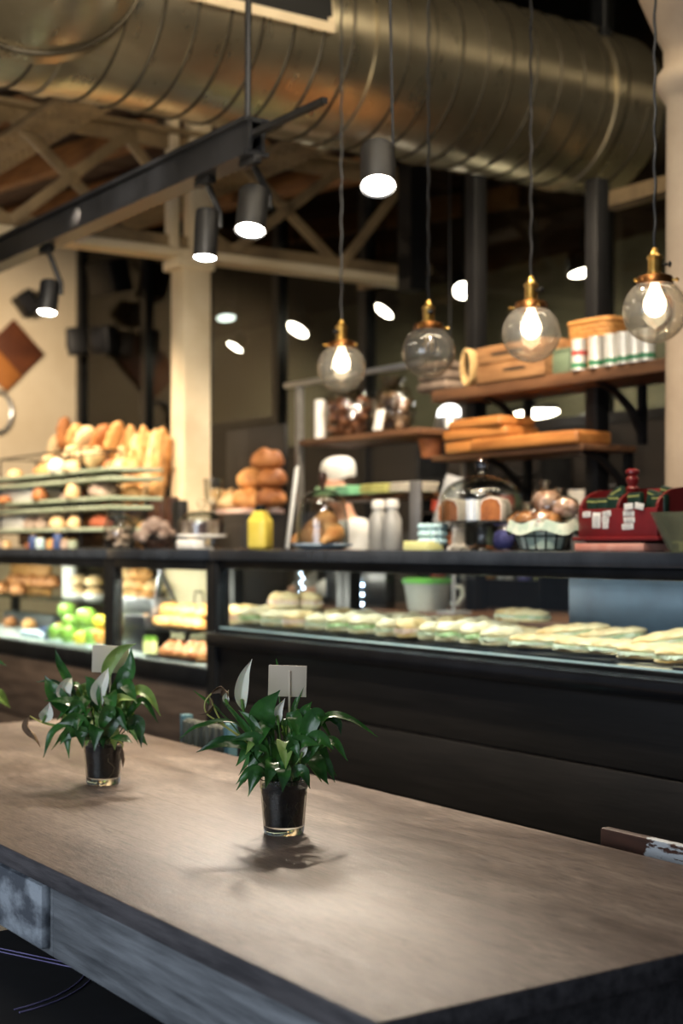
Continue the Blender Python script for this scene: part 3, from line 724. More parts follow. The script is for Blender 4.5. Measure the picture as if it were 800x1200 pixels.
L3 = [([(380, 380, 0), (400, 290, 0), (450, 260, 0), (500, 285, 0)], 30, {}), ([(400, 400, .02), (420, 330, .03), (438, 300, .03)], 50, {'facing': .9}), ([(400, 330, 0), (420, 240, 0), (410, 150, 0)], 50, {'facing': .9}), ([(400, 420, .05), (430, 350, .06), (445, 400, .06)], 46, {'facing': .9}), ([(410, 440, .05), (450, 380, .06), (430, 470, .06)], 40, {})]
plant('peace lily at the photo\'s left edge with only its leaf tips showing', -34, 874, .1, (372, 440), 3.077, L3, [], [], 14, 21)
def card(label, W, k, a, b, stick, d, front):
    q = W(((a[0]+b[0])/2, (a[1]+b[1])/2, d)); 
    base = W(stick); 
    t = thing('table_card', label, 'card', (0, 0, 0)); tt = label
    org = None
    return q, base, t
for (tp, W, k, box, stick, d, lab) in ((t2, W_2, k2, (352, 87, 490, 200), (428, 140, 300), 0.0, 'beige card on a wooden stick standing in the front plant'), (t1, W_1, k1, (326, 104, 459, 202), (392, 150, 300), -.02, 'beige card on a wooden stick standing in the second plant')):
    c = W(((box[0]+box[2])/2, (box[1]+box[3])/2, d)); w_, h_ = (box[2]-box[0])*k, (box[3]-box[1])*k
    base = tp.location + Vector((0, 0, .07)); 
    t = thing('table_card', lab, 'card', tp.location + Vector((c.x, c.y, .08)), math.atan2(RGT.y, RGT.x))
    cz = c.z-.08
    g = G(); g.box((0, 0, cz), (w_, .0018, h_), .0008, (0, R(1.5), 0)); g.build('card_sheet', CARD, t)
    sx = (stick[0]-(box[0]+box[2])/2)*k
    g = G(); g.box((sx, -.003, (cz+.01)/2-.0), (.0042, .0024, cz+.03), .001); g.build('card_stick', CARD, t)
# ------------------------------------------------------------------ right-hand display counter
D = 2.80
XR0, XR1 = XY(249, D), -1.75
ct = thing('display_counter', 'long black wooden counter with a lit sandwich display behind glass', 'counter', ((XR0+XR1)/2, 3.15, 0))
ox, oy = ct.location.x, ct.location.y
def cb2(g, lo, hi, bev=0.): return g.b2((lo[0]-ox, lo[1]-oy, lo[2]), (hi[0]-ox, hi[1]-oy, hi[2]), bev)
g = G()
zz = [.06, .265, .475, .69, .90]
for a, b in zip(zz, zz[1:]): cb2(g, (XR0+.06, D+.0, a+.003), (XR1, D+.03, b-.003), .003)
g.build('front_panel', BLACKW, ct)
g = G(); cb2(g, (XR0+.06, D+.025, .06), (XR1, D+.06, .9)); g.build('carcass', BLACKW2, ct)
g = G(); cb2(g, (XR0+.02, D-.05, .895), (XR1, D+.05, .955), .018); g.build('front_ledge', BLACKW2, ct)
g = G(); cb2(g, (XR0+.02, D+.0, .955), (XR1, D+.03, .968), .003); g.build('glass_channel', FRAME, ct)
g = G(); cb2(g, (XR0+.02, D+.03, .93), (XR1, D+.68, .962), .003); g.build('display_deck', M('deck_grey', '#5c605e', '#74787a', .3, .2, 4), ct)
g = G(); cb2(g, (XR0+.0, D-.02, 1.236), (XR1, D+.70, 1.28), .006); g.build('worktop', SLAB, ct)
g = G(); cb2(g, (XR0+.02, D+.0, 1.205), (XR1, D+.05, 1.236), .004); cb2(g, (XR0+.02, D+.63, 1.205), (XR1, D+.68, 1.236), .004); g.build('top_frame', FRAME, ct)
g = G(); cb2(g, (XR0+.0, D-.01, 0), (XR0+.05, D+.05, 1.236), .004); cb2(g, (XR0, D+.63, 0), (XR0+.05, D+.69, 1.236), .004); cb2(g, (XR0, D+.05, 0), (XR0+.05, D+.63, .93)); g.build('end_frame', FRAME, ct)
g = G(); cb2(g, (XR0+.05, D+.010, .962), (XR1, D+.018, 1.21)); g.build('front_glass', GLASS, ct)
g = G(); cb2(g, (XR0+.05, D+.004, .9665), (XR1, D+.009, .973)); g.build('glass_edge_strip', M('pale_glass_edge', '#a9cfd6', '#c4e2e6', .2), ct)
g = G(); cb2(g, (XR0+.06, D+.052, 1.21), (XR1, D+.066, 1.22)); g.build('light_strip', LEDC, ct)
area((-3.4, D+.07, 1.196), (-3.4, D+.28, .9), 7.5, (.84, .93, 1), 3.1, .03, 'display_light')
# blue grey panel and the goods inside
xa, xb = XY(666, 3.38), XY(830, 3.38)
g = G(); g.b2((xa, 3.38, .962), (xb, 3.40, 1.195), .004); t = tag(g.build('backing_sheet', BLUEG), 'blue-grey steel back panel standing behind the sandwiches', 'panel')
g = G(); g.b2((xa+.02, 3.377, .985), (xb, 3.381, 1.175), .003); g.build('panel_face', BLUEG, t)
DZ = .963
def trayob(x0, x1, y0, y1, label, mat=TRAYD, z=DZ, h=.012, name='serving_tray', group=None, cat='tray'):
    z += .001
    g = G(); g.b2((x0, y0, z), (x1, y1, z+h*.5), .002)
    for lo, hi in (((x0, y0, z), (x0+.01, y1, z+h)), ((x1-.01, y0, z), (x1, y1, z+h)), ((x0, y0, z), (x1, y0+.01, z+h)), ((x0, y1-.01, z), (x1, y1, z+h))): g.b2(lo, hi, .002)
    return tag(g.build(name, mat), label, cat, group)
trayob(XY(300, 3.0), XY(478, 3.0), 2.87, 3.34, 'black tray carrying the left part of the sandwich row')
trayob(XY(480, 2.98), XY(598, 2.98), 2.87, 3.34, 'black tray carrying the middle part of the sandwich row')
trayob(XY(612, 2.98), XY(744, 2.98), 2.86, 3.34, 'black tray under the long pressed sandwiches')
trayob(XY(752, 2.98), XY(860, 2.98), 2.86, 3.34, 'black tray at the photo\'s right edge under crossed sandwiches')
SZ = DZ+.012
GS = 'sandwiches in the display'
def sandwich(L, W, H, cr, fill, seed):
    t = thing('sandwich', 'x', 'sandwich', (0, 0, -5), 0, GS)
    g = G(); g.loaf(L, W, H*.5, (0, 0, 0), 3.2, 0, .05, seed); g.build('bottom_bread', cr, t)
    g = G()
    rn = random.Random(seed); vs = []
    n = 40
    ring = [(L*.47*math.copysign(abs(math.cos(a))**.6, math.cos(a)), W*.5*math.copysign(abs(math.sin(a))**.6, math.sin(a))) for a in [2*math.pi*k/n for k in range(n)]]
    vs = [(x*rn.uniform(1.0, 1.06), y*rn.uniform(1.02, 1.16), H*.36+rn.uniform(-.004, .002)) for x, y in ring]+[(x*rn.uniform(.98, 1.03), y*rn.uniform(1.0, 1.1), H*.5+rn.uniform(-.002, .004)) for x, y in ring]
    fs = [(k, (k+1) % n, n+(k+1) % n, n+k) for k in range(n)]+[tuple(range(n))[::-1], tuple(range(n, 2*n))]
    g.pyd(vs, fs); g.build('filling', fill, t)
    g = G(); g.loaf(L, W, H*.62, (0, 0, H*.42), 3.0, 3 if seed % 2 else 4, .14, seed+3); g.build('top_bread', cr, t)
    return t
protos = [sandwich(.17, .066, .07, CRUMB, FILLG, 1), sandwich(.165, .064, .062, CRUMB, FILLW, 2), sandwich(.17, .074, .07, CRUMBT, FILLP, 3), sandwich(.24, .085, .046, CRUMBT, FILLW, 4)]
used = [False]*4
def place(i, x, y, z, rz, label, rot=None):
    if not used[i]:
        used[i] = True; o = protos[i]; o.location = (x, y, z); o.rotation_euler = rot or (0, 0, rz); o['label'] = label; return o
    return dup(protos[i], (x, y, z), rz, label, GS, None, rot)
rn = random.Random(4)
spots = [303+26.0*k for k in range(12)]
for k, px in enumerate(spots):
    place((0, 1, 2, 1, 0)[k % 5], XY(px, 2.985), 2.985, SZ, R(90+rn.uniform(-20, 20)), 'pale round-ended sandwich, %s from the left in the front row' % ORD[k])
for k, px in enumerate([318+27*k for k in range(11)]):
    place((1, 0, 1, 2, 0)[k % 5], XY(px, 3.2), 3.2, SZ, R(90+rn.uniform(-10, 10)), 'pale sandwich, %s from the left in the second row' % ORD[k])
for px, py_, rz, lab in ((333, 3.08, 8, 'long sandwich lying across the left end of the sandwich rows'), (362, 3.15, -6, 'sandwich lying crosswise right of the leftmost crosswise one')):
    place(2 if rz != 80 else 0, XY(px, py_), py_, SZ+.062, R(rz), lab)
place(2, XY(272, 3.02), 3.02, DZ+.001, R(75), 'small golden sandwich alone at the far left end of the display')
place(2, XY(285, 3.2), 3.2, DZ+.001, R(80), 'golden sandwich behind the small one at the display\'s left end')
for px, y, z, rz, ry, lab in ((604, 3.2, 0, 12, 0, 'sandwich under the paper-wrapped one beside the blue-grey panel'), (612, 3.22, .06, 6, 0, 'sandwich on top, just left of the blue-grey panel'), (596, 2.98, 0, 30, 0, 'small flat pressed sandwich at the start of the right tray'),
                              (640, 2.98, 0, 42, 0, 'long pressed sandwich lying slanted, front left on the right tray'), (672, 3.06, .03, 36, -6, 'long pressed sandwich leaning on the slanted front one'), (690, 2.96, 0, 16, 0, 'flat pressed sandwich, front right on the right tray'),
                              (716, 3.1, .022, 24, -7, 'long pressed sandwich topping the right tray below the panel'), (742, 3.2, 0, 10, 0, 'pressed sandwich half hidden at the back of the right tray'), (730, 2.98, .0, 14, 0, 'pressed sandwich at the right end of the right tray'),
                              (772, 2.95, 0, 40, 0, 'pressed sandwich at the photo\'s right edge, lying lowest'), (790, 3.03, .035, 48, -10, 'pressed sandwich at the photo\'s right edge, leaning on others'), (812, 2.96, 0, 75, 0, 'pressed sandwich cut by the photo\'s right edge')):
    place(3, XY(px, y+.05), y+.05, SZ+z, 0, lab, (0, R(ry), R(rz)))
g = G(); g.b2((XY(738, 2.9), 2.845, DZ), (XY(800, 2.9), 2.93, DZ+.008), .002); tag(g.build('price_card', M('tan_card', '#c0b088', '#cfc19a', .7)), 'flat tan card lying at the front glass by the right edge', 'card')
g = G(); g.b2((XY(586, 2.86), 2.86, DZ), (XY(622, 2.86), 2.93, DZ+.004), .001); tag(g.build('wooden_tag', M('tan_card2', '#9c7d3c', '#b39350', .6)), 'small brown tag lying between the two trays', 'tag')
# ------------------------------------------------------------------ left display cases
def case(x0, x1, label):
    t = thing('glass_display_case', label, 'display case', ((x0+x1)/2, 3.15, 0), 0, 'left display cases')
    X0, X1 = x0-(x0+x1)/2, x1-(x0+x1)/2; o_ = -.35
    g = G()
    for a, b in ((.08, .40), (.403, .72)): g.b2((X0, o_+.01, a), (X1, o_+.04, b), .003)
    g.build('base_panel', BASEW, t)
    g = G(); g.b2((X0+.03, o_+.0, .72), (X1-.03, o_+.05, .80), .006); g.build('lower_rail', FRAME, t)
    g = G(); g.b2((X0+.03, o_+.05, .76), (X1-.03, o_+.66, .80), .003); g.build('deck', M('pale_deck', '#b4bdbd', '#c8d0cf', .25, 0, 4), t)
    for s in (X0, X1-.05):
        for yy in (o_, o_+.63):
            g = G(); g.b2((s, yy, 0), (s+.05, yy+.05, 1.235), .004); g.build('post', FRAME, t)
    g = G(); g.b2((X0, o_-.01, 1.235), (X1, o_+.70, 1.28), .005); g.build('top', SLAB, t)
    g = G(); g.b2((X0+.05, o_+.0, 1.195), (X1-.05, o_+.05, 1.236), .004); g.build('upper_rail', FRAME, t)
    g = G(); g.b2((X0+.05, o_+.014, .80), (X1-.05, o_+.022, 1.196)); g.build('front_glass', GLASS, t)
    g = G(); g.b2((X0+.05, o_+.34, .985), (X1-.05, o_+.62, .993)); g.build('glass_shelf', GLASS, t)
    g = G(); g.b2((X0+.06, o_+.052, 1.21), (X1-.06, o_+.066, 1.22)); g.build('light_strip', LEDC, t)
    area(((x0+x1)/2, D+.09, 1.185), ((x0+x1)/2, D+.4, .7), 10*(x1-x0), (1, .93, .82), x1-x0-.15, .03, 'case_light')
    return t
XM = XY(127, D)
case(-8.9, XM, 'glass display case with the green apples inside'); case(XM, XR0-.005, 'narrow glass display case with pastry trays beside the black counter')
DK = .80
def bread(name, label, cat, loc, L, W, H, mat, rz=0, slash=0, group=None, rot=None, p=2.4, seed=None, amp=.06, bend=0):
    g = G(); g.loaf(L, W, H, (0, 0, 0), p, slash, amp, random.random()*50 if seed is None else seed, bend)
    return tag(g.build(name, mat, None, loc, rot or (0, 0, rz)), label, cat, group)
# fruit
def fruit(name, label, px, py, r, mat, Y, z=None, grp='fruit pile in the case'):
    p = PY(px, py, Y)
    if z is not None: p.z = z
    t = thing(name, label, 'fruit', p, random.uniform(0, 6), grp)
    g = G()
    if name == 'lemon': g.lathe([(0, -1.25*r), (.2*r, -1.12*r), (.75*r, -.7*r), (r, 0), (.75*r, .7*r), (.2*r, 1.12*r), (0, 1.25*r)], 24, (0, 0, 0), Matrix.Rotation(R(80), 4, 'X'))
    else: g.lathe([(0, -.72*r), (.18*r, -.84*r), (.5*r, -.8*r), (.86*r, -.42*r), (r, .1*r), (.9*r, .55*r), (.55*r, .86*r), (.22*r, .84*r), (0, .66*r)], 28, (0, 0, 0), Matrix.Rotation(R(random.uniform(-25, 25)), 4, 'X'))
    g.build('fruit_body', mat, t)
    if name == 'apple': g = G(); g.tube([(0, 0, .62*r), (.08*r, .02*r, 1.05*r)], .04*r, 6); g.build('stem', STEMM, t)
r = .05
YF = 3.0
for n_, lab, px, z, rr, Y, m in (('apple', 'green apple at the left end of the pile bottom', 67, DK+.042, .05, 2.95, APPLE), ('apple', 'green apple second from left in the pile bottom', 80, DK+.042, .048, 2.93, APPLE), ('apple', 'green apple on the right of the lemon', 109, DK+.042, .05, 2.97, APPLE),
     ('apple', 'green apple topmost on the left of the pile', 78, DK+.150, .048, 3.03, APPLE), ('apple', 'green apple in the middle of the pile', 83, DK+.098, .046, 2.965, APPLE), ('apple', 'largest green apple topmost on the right of the pile', 101, DK+.125, .058, 3.0, APPLE),
     ('lemon', 'lemon at the bottom front of the apple pile', 95, DK+.037, .037, 2.92, LEMON), ('lemon', 'yellow lemon at the right end beside the post', 118, DK+.115, .04, 3.0, LEMON), ('orange', 'orange at the right end below the lemon', 118, DK+.046, .04, 2.99, ORANGE), ('apple', 'green apple hidden at the back of the pile', 92, DK+.05, .05, 3.08, APPLE)):
    fruit(n_, lab, px, 700, rr, m, Y, z)
x0 = XY(62, 2.9)
def boxob(name, label, cat, px0, px1, py0, py1, Y, dep, mat, base=None, bev=.008, group=None, rz=0):
    a, b = PY(px0, py1, Y), PY(px1, py0, Y)
    if base is not None: a.z = base
    w = b.x-a.x
    g = G(); g.b2((-w/2, 0, 0), (w/2, dep, b.z-a.z), bev)
    o = g.build(name, mat, None, ((a.x+b.x)/2, Y, a.z), (0, 0, rz)); return tag(o, label, cat, group)
boxob('wrapped_package', 'white-blue wrapped package left of the green apples', 'package', 22, 46, 741, 752, 2.92, .14, LBLUE, DK, .02)
boxob('small_carton', 'dark blue carton between white package and green apples', 'carton', 45, 58, 736, 750, 2.95, .1, NAVY, DK, .004)
trayob(XY(62, 2.9), XY(119, 2.9), 2.86, 3.10, 'white tray under the green apples', M('ice_white_tray', '#c6dcdf', '#dceaec', .3), DK-.0005, .012)
bk = .993
for k, (px, py, L) in enumerate(((8, 690, .2), (24, 686, .19), (40, 690, .2), (14, 703, .2), (33, 704, .19), (52, 694, .18))):
    p = PY(px, py, 3.3); bread('bread_roll', 'brown roll %s from the left in the case behind glass, %s' % (ORD[k], 'upper layer' if k in (0, 1, 2, 5) else 'front layer'), 'bread', (p.x, 3.24 if k in (3, 4) else 3.36, bk+(.0 if k in (3, 4) else .045)), L, .1, .08, BREADD, R(random.uniform(-20, 20)), 2)
boxob('wicker_tray', 'brown wicker tray standing upright at the back of the apple case', 'tray', 12, 57, 660, 689, 3.38, .025, WICKER, .993, .004)
boxob('paper_roll', 'cream paper cone hanging bag in the apple case back', 'paper', 72, 84, 658, 692, 3.36, .03, PAPER, .993, .01)
for k, (px, z) in enumerate(((92, .993), (110, .993), (92, 1.06), (110, 1.06))):
    p = PY(px, 690, 3.32); t = thing('wrapped_bun', '%s bun in white paper behind the apples, %s' % ('left' if k % 2 == 0 else 'right', 'lower' if k < 2 else 'upper'), 'bun', (p.x, 3.32, z), 0, 'paper wrapped buns')
    g = G(); g.ball((0, 0, .034), (.055, .055, .036), 3, .06, 3, -.6); g.build('bun', BREADP, t)
    if k < 2: g = G(); g.lathe([(.04, 0), (.056, .01), (.06, .03), (.057, .034), (.052, .012), (.038, .003)], 20); g.build('paper_case', PAPER, t)
boxob('steel_tray', 'grey steel tray on the shelf of the apple case', 'tray', 22, 74, 704, 714, 3.16, .16, STEEL, .993, .004)
for k, (px, lab) in enumerate(((18, 'small bun on the case floor at the photo\'s left edge'), (40, 'small golden bun on the case floor left of the apples'), (76, 'small bun behind the topmost green apple'))):
    p = PY(px, 722, 3.25); bread('small_bun', lab, 'bread', (p.x, 3.22, DK), .1, .085, .065, BREADD if k < 1 else BREAD)
boxob('dark_crate', 'dark grey crate on the apple case floor', 'crate', 4, 62, 722, 741, 3.28, .1, M('grey_crate', '#35383a', '#4b4e50', .5), DK, .006)
# pastry case contents
for k, (px, z, y) in enumerate(((140, .993, 3.30), (152, .993, 3.28), (164, .993, 3.31), (176, .993, 3.3), (146, 1.055, 3.3), (158, 1.06, 3.3), (170, 1.055, 3.31), (181, 1.05, 3.33), (152, 1.115, 3.31), (165, 1.115, 3.32))):
    bread('bread_roll', 'golden roll heaped on the upper shelf of the pastry case, %s in the heap' % ORD[k], 'bread', (XY(px, y), y, z), .13, .085, .068, BREADP if k % 3 else BREAD, R(90+random.uniform(-25, 25)), 2, 'roll heap on the upper shelf')
boxob('steel_box', 'grey steel box under the roll heap', 'box', 137, 178, 702, 722, 3.02, .1, STEEL, .9, .006)
o = boxob('black_tower_box', 'tall black box standing in the pastry case', 'box', 144, 169, 722, 768, 2.98, .14, M('black_plastic', '#1b1b20', '#27272d', .35), DK, .006)
boxob('cream_board', 'cream board standing at the back of the pastry case', 'board', 193, 243, 656, 722, 3.42, .015, M('cream_board_paint', '#c6b794', '#d3c5a4', .7), .81, .004)
a, b = PY(187, 664, 3.2), PY(222, 716, 3.2)
g = G(); g.bar((a.x, 3.2, 1.19), (b.x, 3.2, b.z-.11), .014, .014); tag(g.build('case_strut', BLACK), 'thin black diagonal strut inside the pastry case', 'strut')
a2 = PY(172, 712, 3.2)
g = G(); g.bar((a.x-.01, 3.22, 1.19), (a2.x, 3.22, .81), .03, .01); tag(g.build('steel_strut', STEEL), 'pale steel diagonal strut inside the pastry case', 'strut')
for k, (px, z) in enumerate(((176, DK), (176, DK+.075))):
    pass
for k, px in enumerate((173, 179)):
    x = XY(px, 2.97); t = thing('small_jar', 'small green-lidded yellow jar %s the black box' % ('next to' if k == 0 else 'one step right of'), 'jar', (x, 2.97, DK), 0, 'small jars in the pastry case')
    g = G(); g.lathe([(0, 0), (.021, 0), (.022, .01), (.022, .05), (.017, .06), (0, .06)], 18); g.build('jar_body', YELLOWB, t)
    g = G(); g.lathe([(0, .06), (.02, .06), (.02, .078), (0, .08)], 18); g.build('lid', APPLE, t)
tx0, tx1 = XY(172, 3.08), XY(244, 3.08)
trayob(tx0, tx1, 2.98, 3.3, 'dark raised tray holding the golden rolls in the pastry case', TRAYD, .905, .014)
g = G()
for x in (tx0+.04, tx1-.06):
    for y in (3.0, 3.26): g.b2((x, y, DK), (x+.012, y+.012, .905))
tag(g.build('tray_riser', BLACK), 'thin black legs lifting the tray of golden rolls', 'stand')
for k, (px, y, dz) in enumerate(((180, 3.05, 0), (196, 3.03, 0), (212, 3.05, 0), (229, 3.04, 0), (188, 3.17, 0), (205, 3.17, 0), (222, 3.18, 0), (233, 3.16, .0), (200, 3.1, .05), (220, 3.1, .05), (236, 3.1, .05))):
    bread('golden_roll', 'golden-orange roll on the raised tray, %s %s' % (ORD[k if k < 4 else (k-4 if k < 8 else k-8)], 'from left in front' if k < 4 else ('from left behind' if k < 8 else 'from left on top')), 'bread', (XY(px, y), y, .915+dz), .15, .09, .066, M('golden_crust', '#c47a34', '#ecb870', .5, 0, 8, (1, 1, 1), .3), R(random.uniform(-30, 40)), 3, 'golden rolls on the raised tray')
px_ = XY(222, 2.95)
trayob(XY(190, 2.95), XY(246, 2.95), 2.86, 3.05, 'dark tray holding small glazed pastries at the case front', TRAYD, DK, .012)
rn = random.Random(9)
for k in range(14):
    row = k//5; px = 194+10.5*(k % 5)+row*5; y = 2.9+.055*row
    bread('glazed_pastry', 'small glazed pastry in the case, %s from left in %s row' % (ORD[k % 5], ('the front', 'the middle', 'the back')[row]), 'pastry', (XY(px, y), y, DK+.008+.012*row), .07, .05, .045, M('glazed_pastry_crust', '#a65a2c', '#e3a066', .35, 0, 16, (1, 1, 1), .3), R(rn.uniform(0, 180)), 3, 'small glazed pastries')
g = G(); g.loaf(.30, .05, .05, (0, 0, 0), 3, 5, .05, 3); tag(g.build('seeded_baguette', BREADP, None, (XY(222, 3.12), 3.12, DK+.002), (0, 0, R(20))), 'pale floury bread stick lying behind the glazed pastries', 'bread')
boxob('yellow_box', 'pale yellow box standing behind the golden rolls', 'box', 222, 245, 712, 722, 3.33, .07, YELLOWB, .993, .004)
g = G(); p = PY(233, 700, 3.36); g.tube([(p.x-.045, 3.36, .993), (p.x-.045, 3.36, 1.05), (p.x-.03, 3.36, 1.07), (p.x+.03, 3.36, 1.07), (p.x+.045, 3.36, 1.05), (p.x+.045, 3.36, .993)], .005, 6); tag(g.build('wire_loop', BLACK), 'black wire loop in front of the cream board', 'wire')
# ------------------------------------------------------------------ on the left case tops
TZ = 1.28
YS = 2.98
rk = thing('tiered_bread_stand', 'dark wire stand with three tiers of sage green trays of bread', 'bread stand', (XY(78, YS), YS+.1, TZ))
rx = rk.location.x
def rX(px): return XY(px, YS)-rx
g = G()
for px in (2, 82, 97):
    for yy in (-.11, .11):
        g.tube([(rX(px), yy, 0), (rX(px), yy, .50)], .006, 6)
for zz_ in (.08, .215, .375, .50):
    g.tube([(rX(2), -.11, zz_), (rX(97), -.11, zz_), (rX(97), .11, zz_), (rX(2), .11, zz_)], .005, 6, True)
g.build('wire_frame', BLACK, rk)
tiers = [.085, .22, .36]
for i, zz_ in enumerate(tiers):
    for a, b in ((-16, 79), (84, 137 if i else 136)):
        g = G()
        for dz in ((0,) if i == 0 else (0, .045)):
            x0_, x1_ = rX(a), rX(b); z0_ = zz_+dz-(.0 if i == 0 else .03)
            g.b2((x0_, -.13, z0_), (x1_, .13, z0_+.008), .003)
            for lo, hi in (((x0_, -.14, z0_), (x1_, -.13, z0_+.019)), ((x0_, .13, z0_), (x1_, .14, z0_+.019)), ((x0_-.01, -.14, z0_), (x0_, .14, z0_+.019)), ((x1_, -.14, z0_), (x1_+.01, .14, z0_+.019))): g.b2(lo, hi, .003)
        g.build('tray', TRAYG, rk)
RZ = [TZ+.093, TZ+.243, TZ+.383]
def onr_(name, lab, cat, px, tier, L, W, H, mat, rz=0, dy=0., dz=0., slash=0, **kw):
    return bread(name, lab, cat, (XY(px, YS), YS+.1+dy, RZ[tier]+dz), L, W, H, mat, R(rz), slash, 'breads on the tiered stand', **kw)
onr_('baguette', 'short baguette lying along the top tier edge of the wire stand', 'bread', 52, 2, .27, .075, .062, BREAD, 4, -.09, 0, 4)
onr_('round_roll', 'white floury round roll on the top tier', 'bread', 71, 2, .095, .095, .085, M('flour_white_crust', '#e2d7c4', '#f1eadb', .8), 0, -.12)
onr_('round_roll', 'small golden roll on the top tier at the photo\'s left', 'bread', 14, 2, .1, .09, .06, BREADP, 0, -.08)
onr_('round_roll', 'brown roll just below the small golden roll at left', 'bread', 12, 1, .085, .08, .05, BREADD, 0, -.13, .0)
onr_('loaf', 'golden loaf at the right end of the top tier', 'bread', 88, 2, .11, .08, .065, BREADP, 20, -.12)
for tr_, lst in ((2, (100, 112, 124, 30, 40)), (1, (28, 62, 102, 124)), (0, (8, 58, 78, 102, 127))):
    for k, px in enumerate(lst):
        onr_('round_roll', 'small roll at the rear of the %s stand tier, %s from left' % (('lowest', 'middle', 'top')[tr_], ORD[sorted(lst).index(px)]), 'bread', px, tr_, .1, .085, .07, (BREADP, BREAD, BREADD)[(k+tr_) % 3], 20*k, .04)
def blk(lab, px0, px1, tier, h, mat, name='wrapped_loaf', dy=-.1, dep=.17):
    x0_, x1_ = XY(px0, YS), XY(px1, YS); g = G(); g.box((0, dep/2, h/2), (x1_-x0_, dep, h), .02)
    return tag(g.build(name, mat, None, ((x0_+x1_)/2, YS+.1+dy, RZ[tier]+.001)), lab, 'bread')
blk('white square wrapped loaf on the middle tier of the stand', -12, 40, 1, .085, PAPER)
onr_('round_roll', 'orange-brown roll beside the white loaf on the middle tier', 'bread', 51, 1, .09, .085, .08, BREADD, 0, -.12)
onr_('round_roll', 'pale flat cake in the middle tier', 'bread', 70, 1, .13, .1, .05, COOKIE, 0, -.05)
onr_('round_loaf', 'grey-brown round loaf on the right of the middle tier', 'bread', 111, 1, .17, .15, .1, COOKIE, 0, -.05)
onr_('round_roll', 'golden roll between the wires on the middle tier', 'bread', 90, 1, .09, .08, .09, BREADP, 0, -.12)
blk('white square wrapped loaf on the lowest tier of the stand', -14, 25, 0, .085, PAPER)
onr_('round_cake', 'greyish round cake on the lowest tier, left of another', 'cake', 33, 0, .09, .09, .08, COOKIE, 0, -.08)
onr_('round_cake', 'greyish round cake on the lowest tier next to the yellow loaf', 'cake', 46, 0, .09, .09, .075, COOKIE, 0, -.08)
onr_('loaf', 'yellow loaf in the middle of the lowest tier', 'bread', 68, 0, .14, .085, .075, BREADP, 0, -.1)
onr_('round_roll', 'yellow bun between the wires on the lowest tier', 'bread', 90, 0, .085, .08, .07, BREADP, 0, -.11)
onr_('brown_loaf', 'red-brown cake loaf on the right of the lowest tier', 'cake', 115, 0, .2, .1, .075, M('red_brown_cake', '#7b3d22', '#a4583a', .6), 0, -.08)
onr_('brown_loaf', 'dark brown cake loaf lying behind on the lowest tier', 'cake', 45, 0, .3, .1, .055, CHOC, 0, .06)
rn = random.Random(12)
for k, (px, m, hh, lab) in enumerate(((14, WHITE, .05, 'white'), (24, COOKIE, .045, 'brown'), (33, BREADP, .04, 'golden'), (65, NAVY, .075, 'dark blue tall'), (73, CYANP, .06, 'pale blue'), (86, BREAD, .05, 'amber'), (94, NAVY, .085, 'dark blue tallest'), (103, COOKIE, .05, 'grey-brown'), (112, TRAYG, .045, 'sage green'), (60, TERRA, .03, 'terracotta low'))):
    x = XY(px, 2.96); t = thing('small_jar', '%s little jar under the bread stand, %s from the left' % (lab, ORD[sorted([14, 24, 33, 65, 73, 86, 94, 103, 112, 60]).index(px)]), 'jar', (x, 2.84, TZ), 0, 'little jars under the bread stand')
    g = G(); g.lathe([(0, 0), (.022, 0), (.025, .006), (.024, hh*.75), (.017, hh*.86), (.017, hh*.9), (0, hh*.9)], 18); g.build('jar_body', m, t)
    g = G(); g.lathe([(0, hh*.9), (.02, hh*.9), (.02, hh), (0, hh+.002)], 18); g.build('lid', BRASS, t)
# pile of croissant-like loaves above the stand and the baguette basket behind it
YB2 = 3.42
bs = thing('bread_basket', 'large wicker basket behind the stand holding standing baguettes', 'basket', (XY(171, YB2), YB2, TZ))
def wbasket(t, w, d, h, mat, name='woven_body', bars=0):
    g = G()
    n = 12
    for k in range(n):
        f = k/(n-1); s = .86+.14*f; zz_ = .006+(h-.012)*f
        pts = [(s*w/2*math.copysign(abs(math.cos(a))**.5, math.cos(a)), s*d/2*math.copysign(abs(math.sin(a))**.5, math.sin(a)), zz_+.002*math.sin(a*20+k*math.pi)) for a in [2*math.pi*q/48 for q in range(48)]]
        g.tube(pts, h/n*.56, 6, True)
    g.b2((-w*.42, -d*.42, 0), (w*.42, d*.42, .01)); g.build(name, mat, t)
    g = G(); pts = [(1.02*w/2*math.copysign(abs(math.cos(a))**.5, math.cos(a)), 1.02*d/2*math.copysign(abs(math.sin(a))**.5, math.sin(a)), h) for a in [2*math.pi*q/48 for q in range(48)]]
    g.tube(pts, .011, 8, True); g.build('rim', mat, t)
wbasket(bs, .33, .24, .20, WICKER)
rn = random.Random(2)
bag = [(136, 540, 508, -4), (146, 545, 502, 3), (153, 548, 497, -3), (160, 545, 507, 5), (168, 548, 498, 2), (175, 548, 505, 8), (183, 548, 502, 12), (191, 550, 500, 17), (196, 552, 508, 20), (142, 560, 522, -10), (155, 566, 525, 4), (164, 570, 520, -6), (177, 568, 524, 9), (187, 570, 527, 14)]
for k, (px, pb_, pt, lean) in enumerate(bag):
    front = k >= 9; Y = YB2-(.075 if front else -.02)+.02*(k % 3)
    top = PY(px, pt, Y); L = .40 if not front else .34
    lean_ = R(lean)
    x = top.x-math.sin(lean_)*L; z = top.z-math.cos(lean_)*L
    g = G(); g.loaf(L, .075, .075, (L/2, 0, -.03), 3.2, 5, .05, k*3.1, 0)
    o = g.build('baguette', BREAD if k % 3 else BREADP, None, (x, Y, z), (R(-90), -(R(90)-lean_), 0))
    tag(o, 'baguette standing in the basket, %s from the left in the %s row' % (ORD[k if not front else k-9], 'front' if front else 'back'), 'baguette', 'baguettes in the basket')
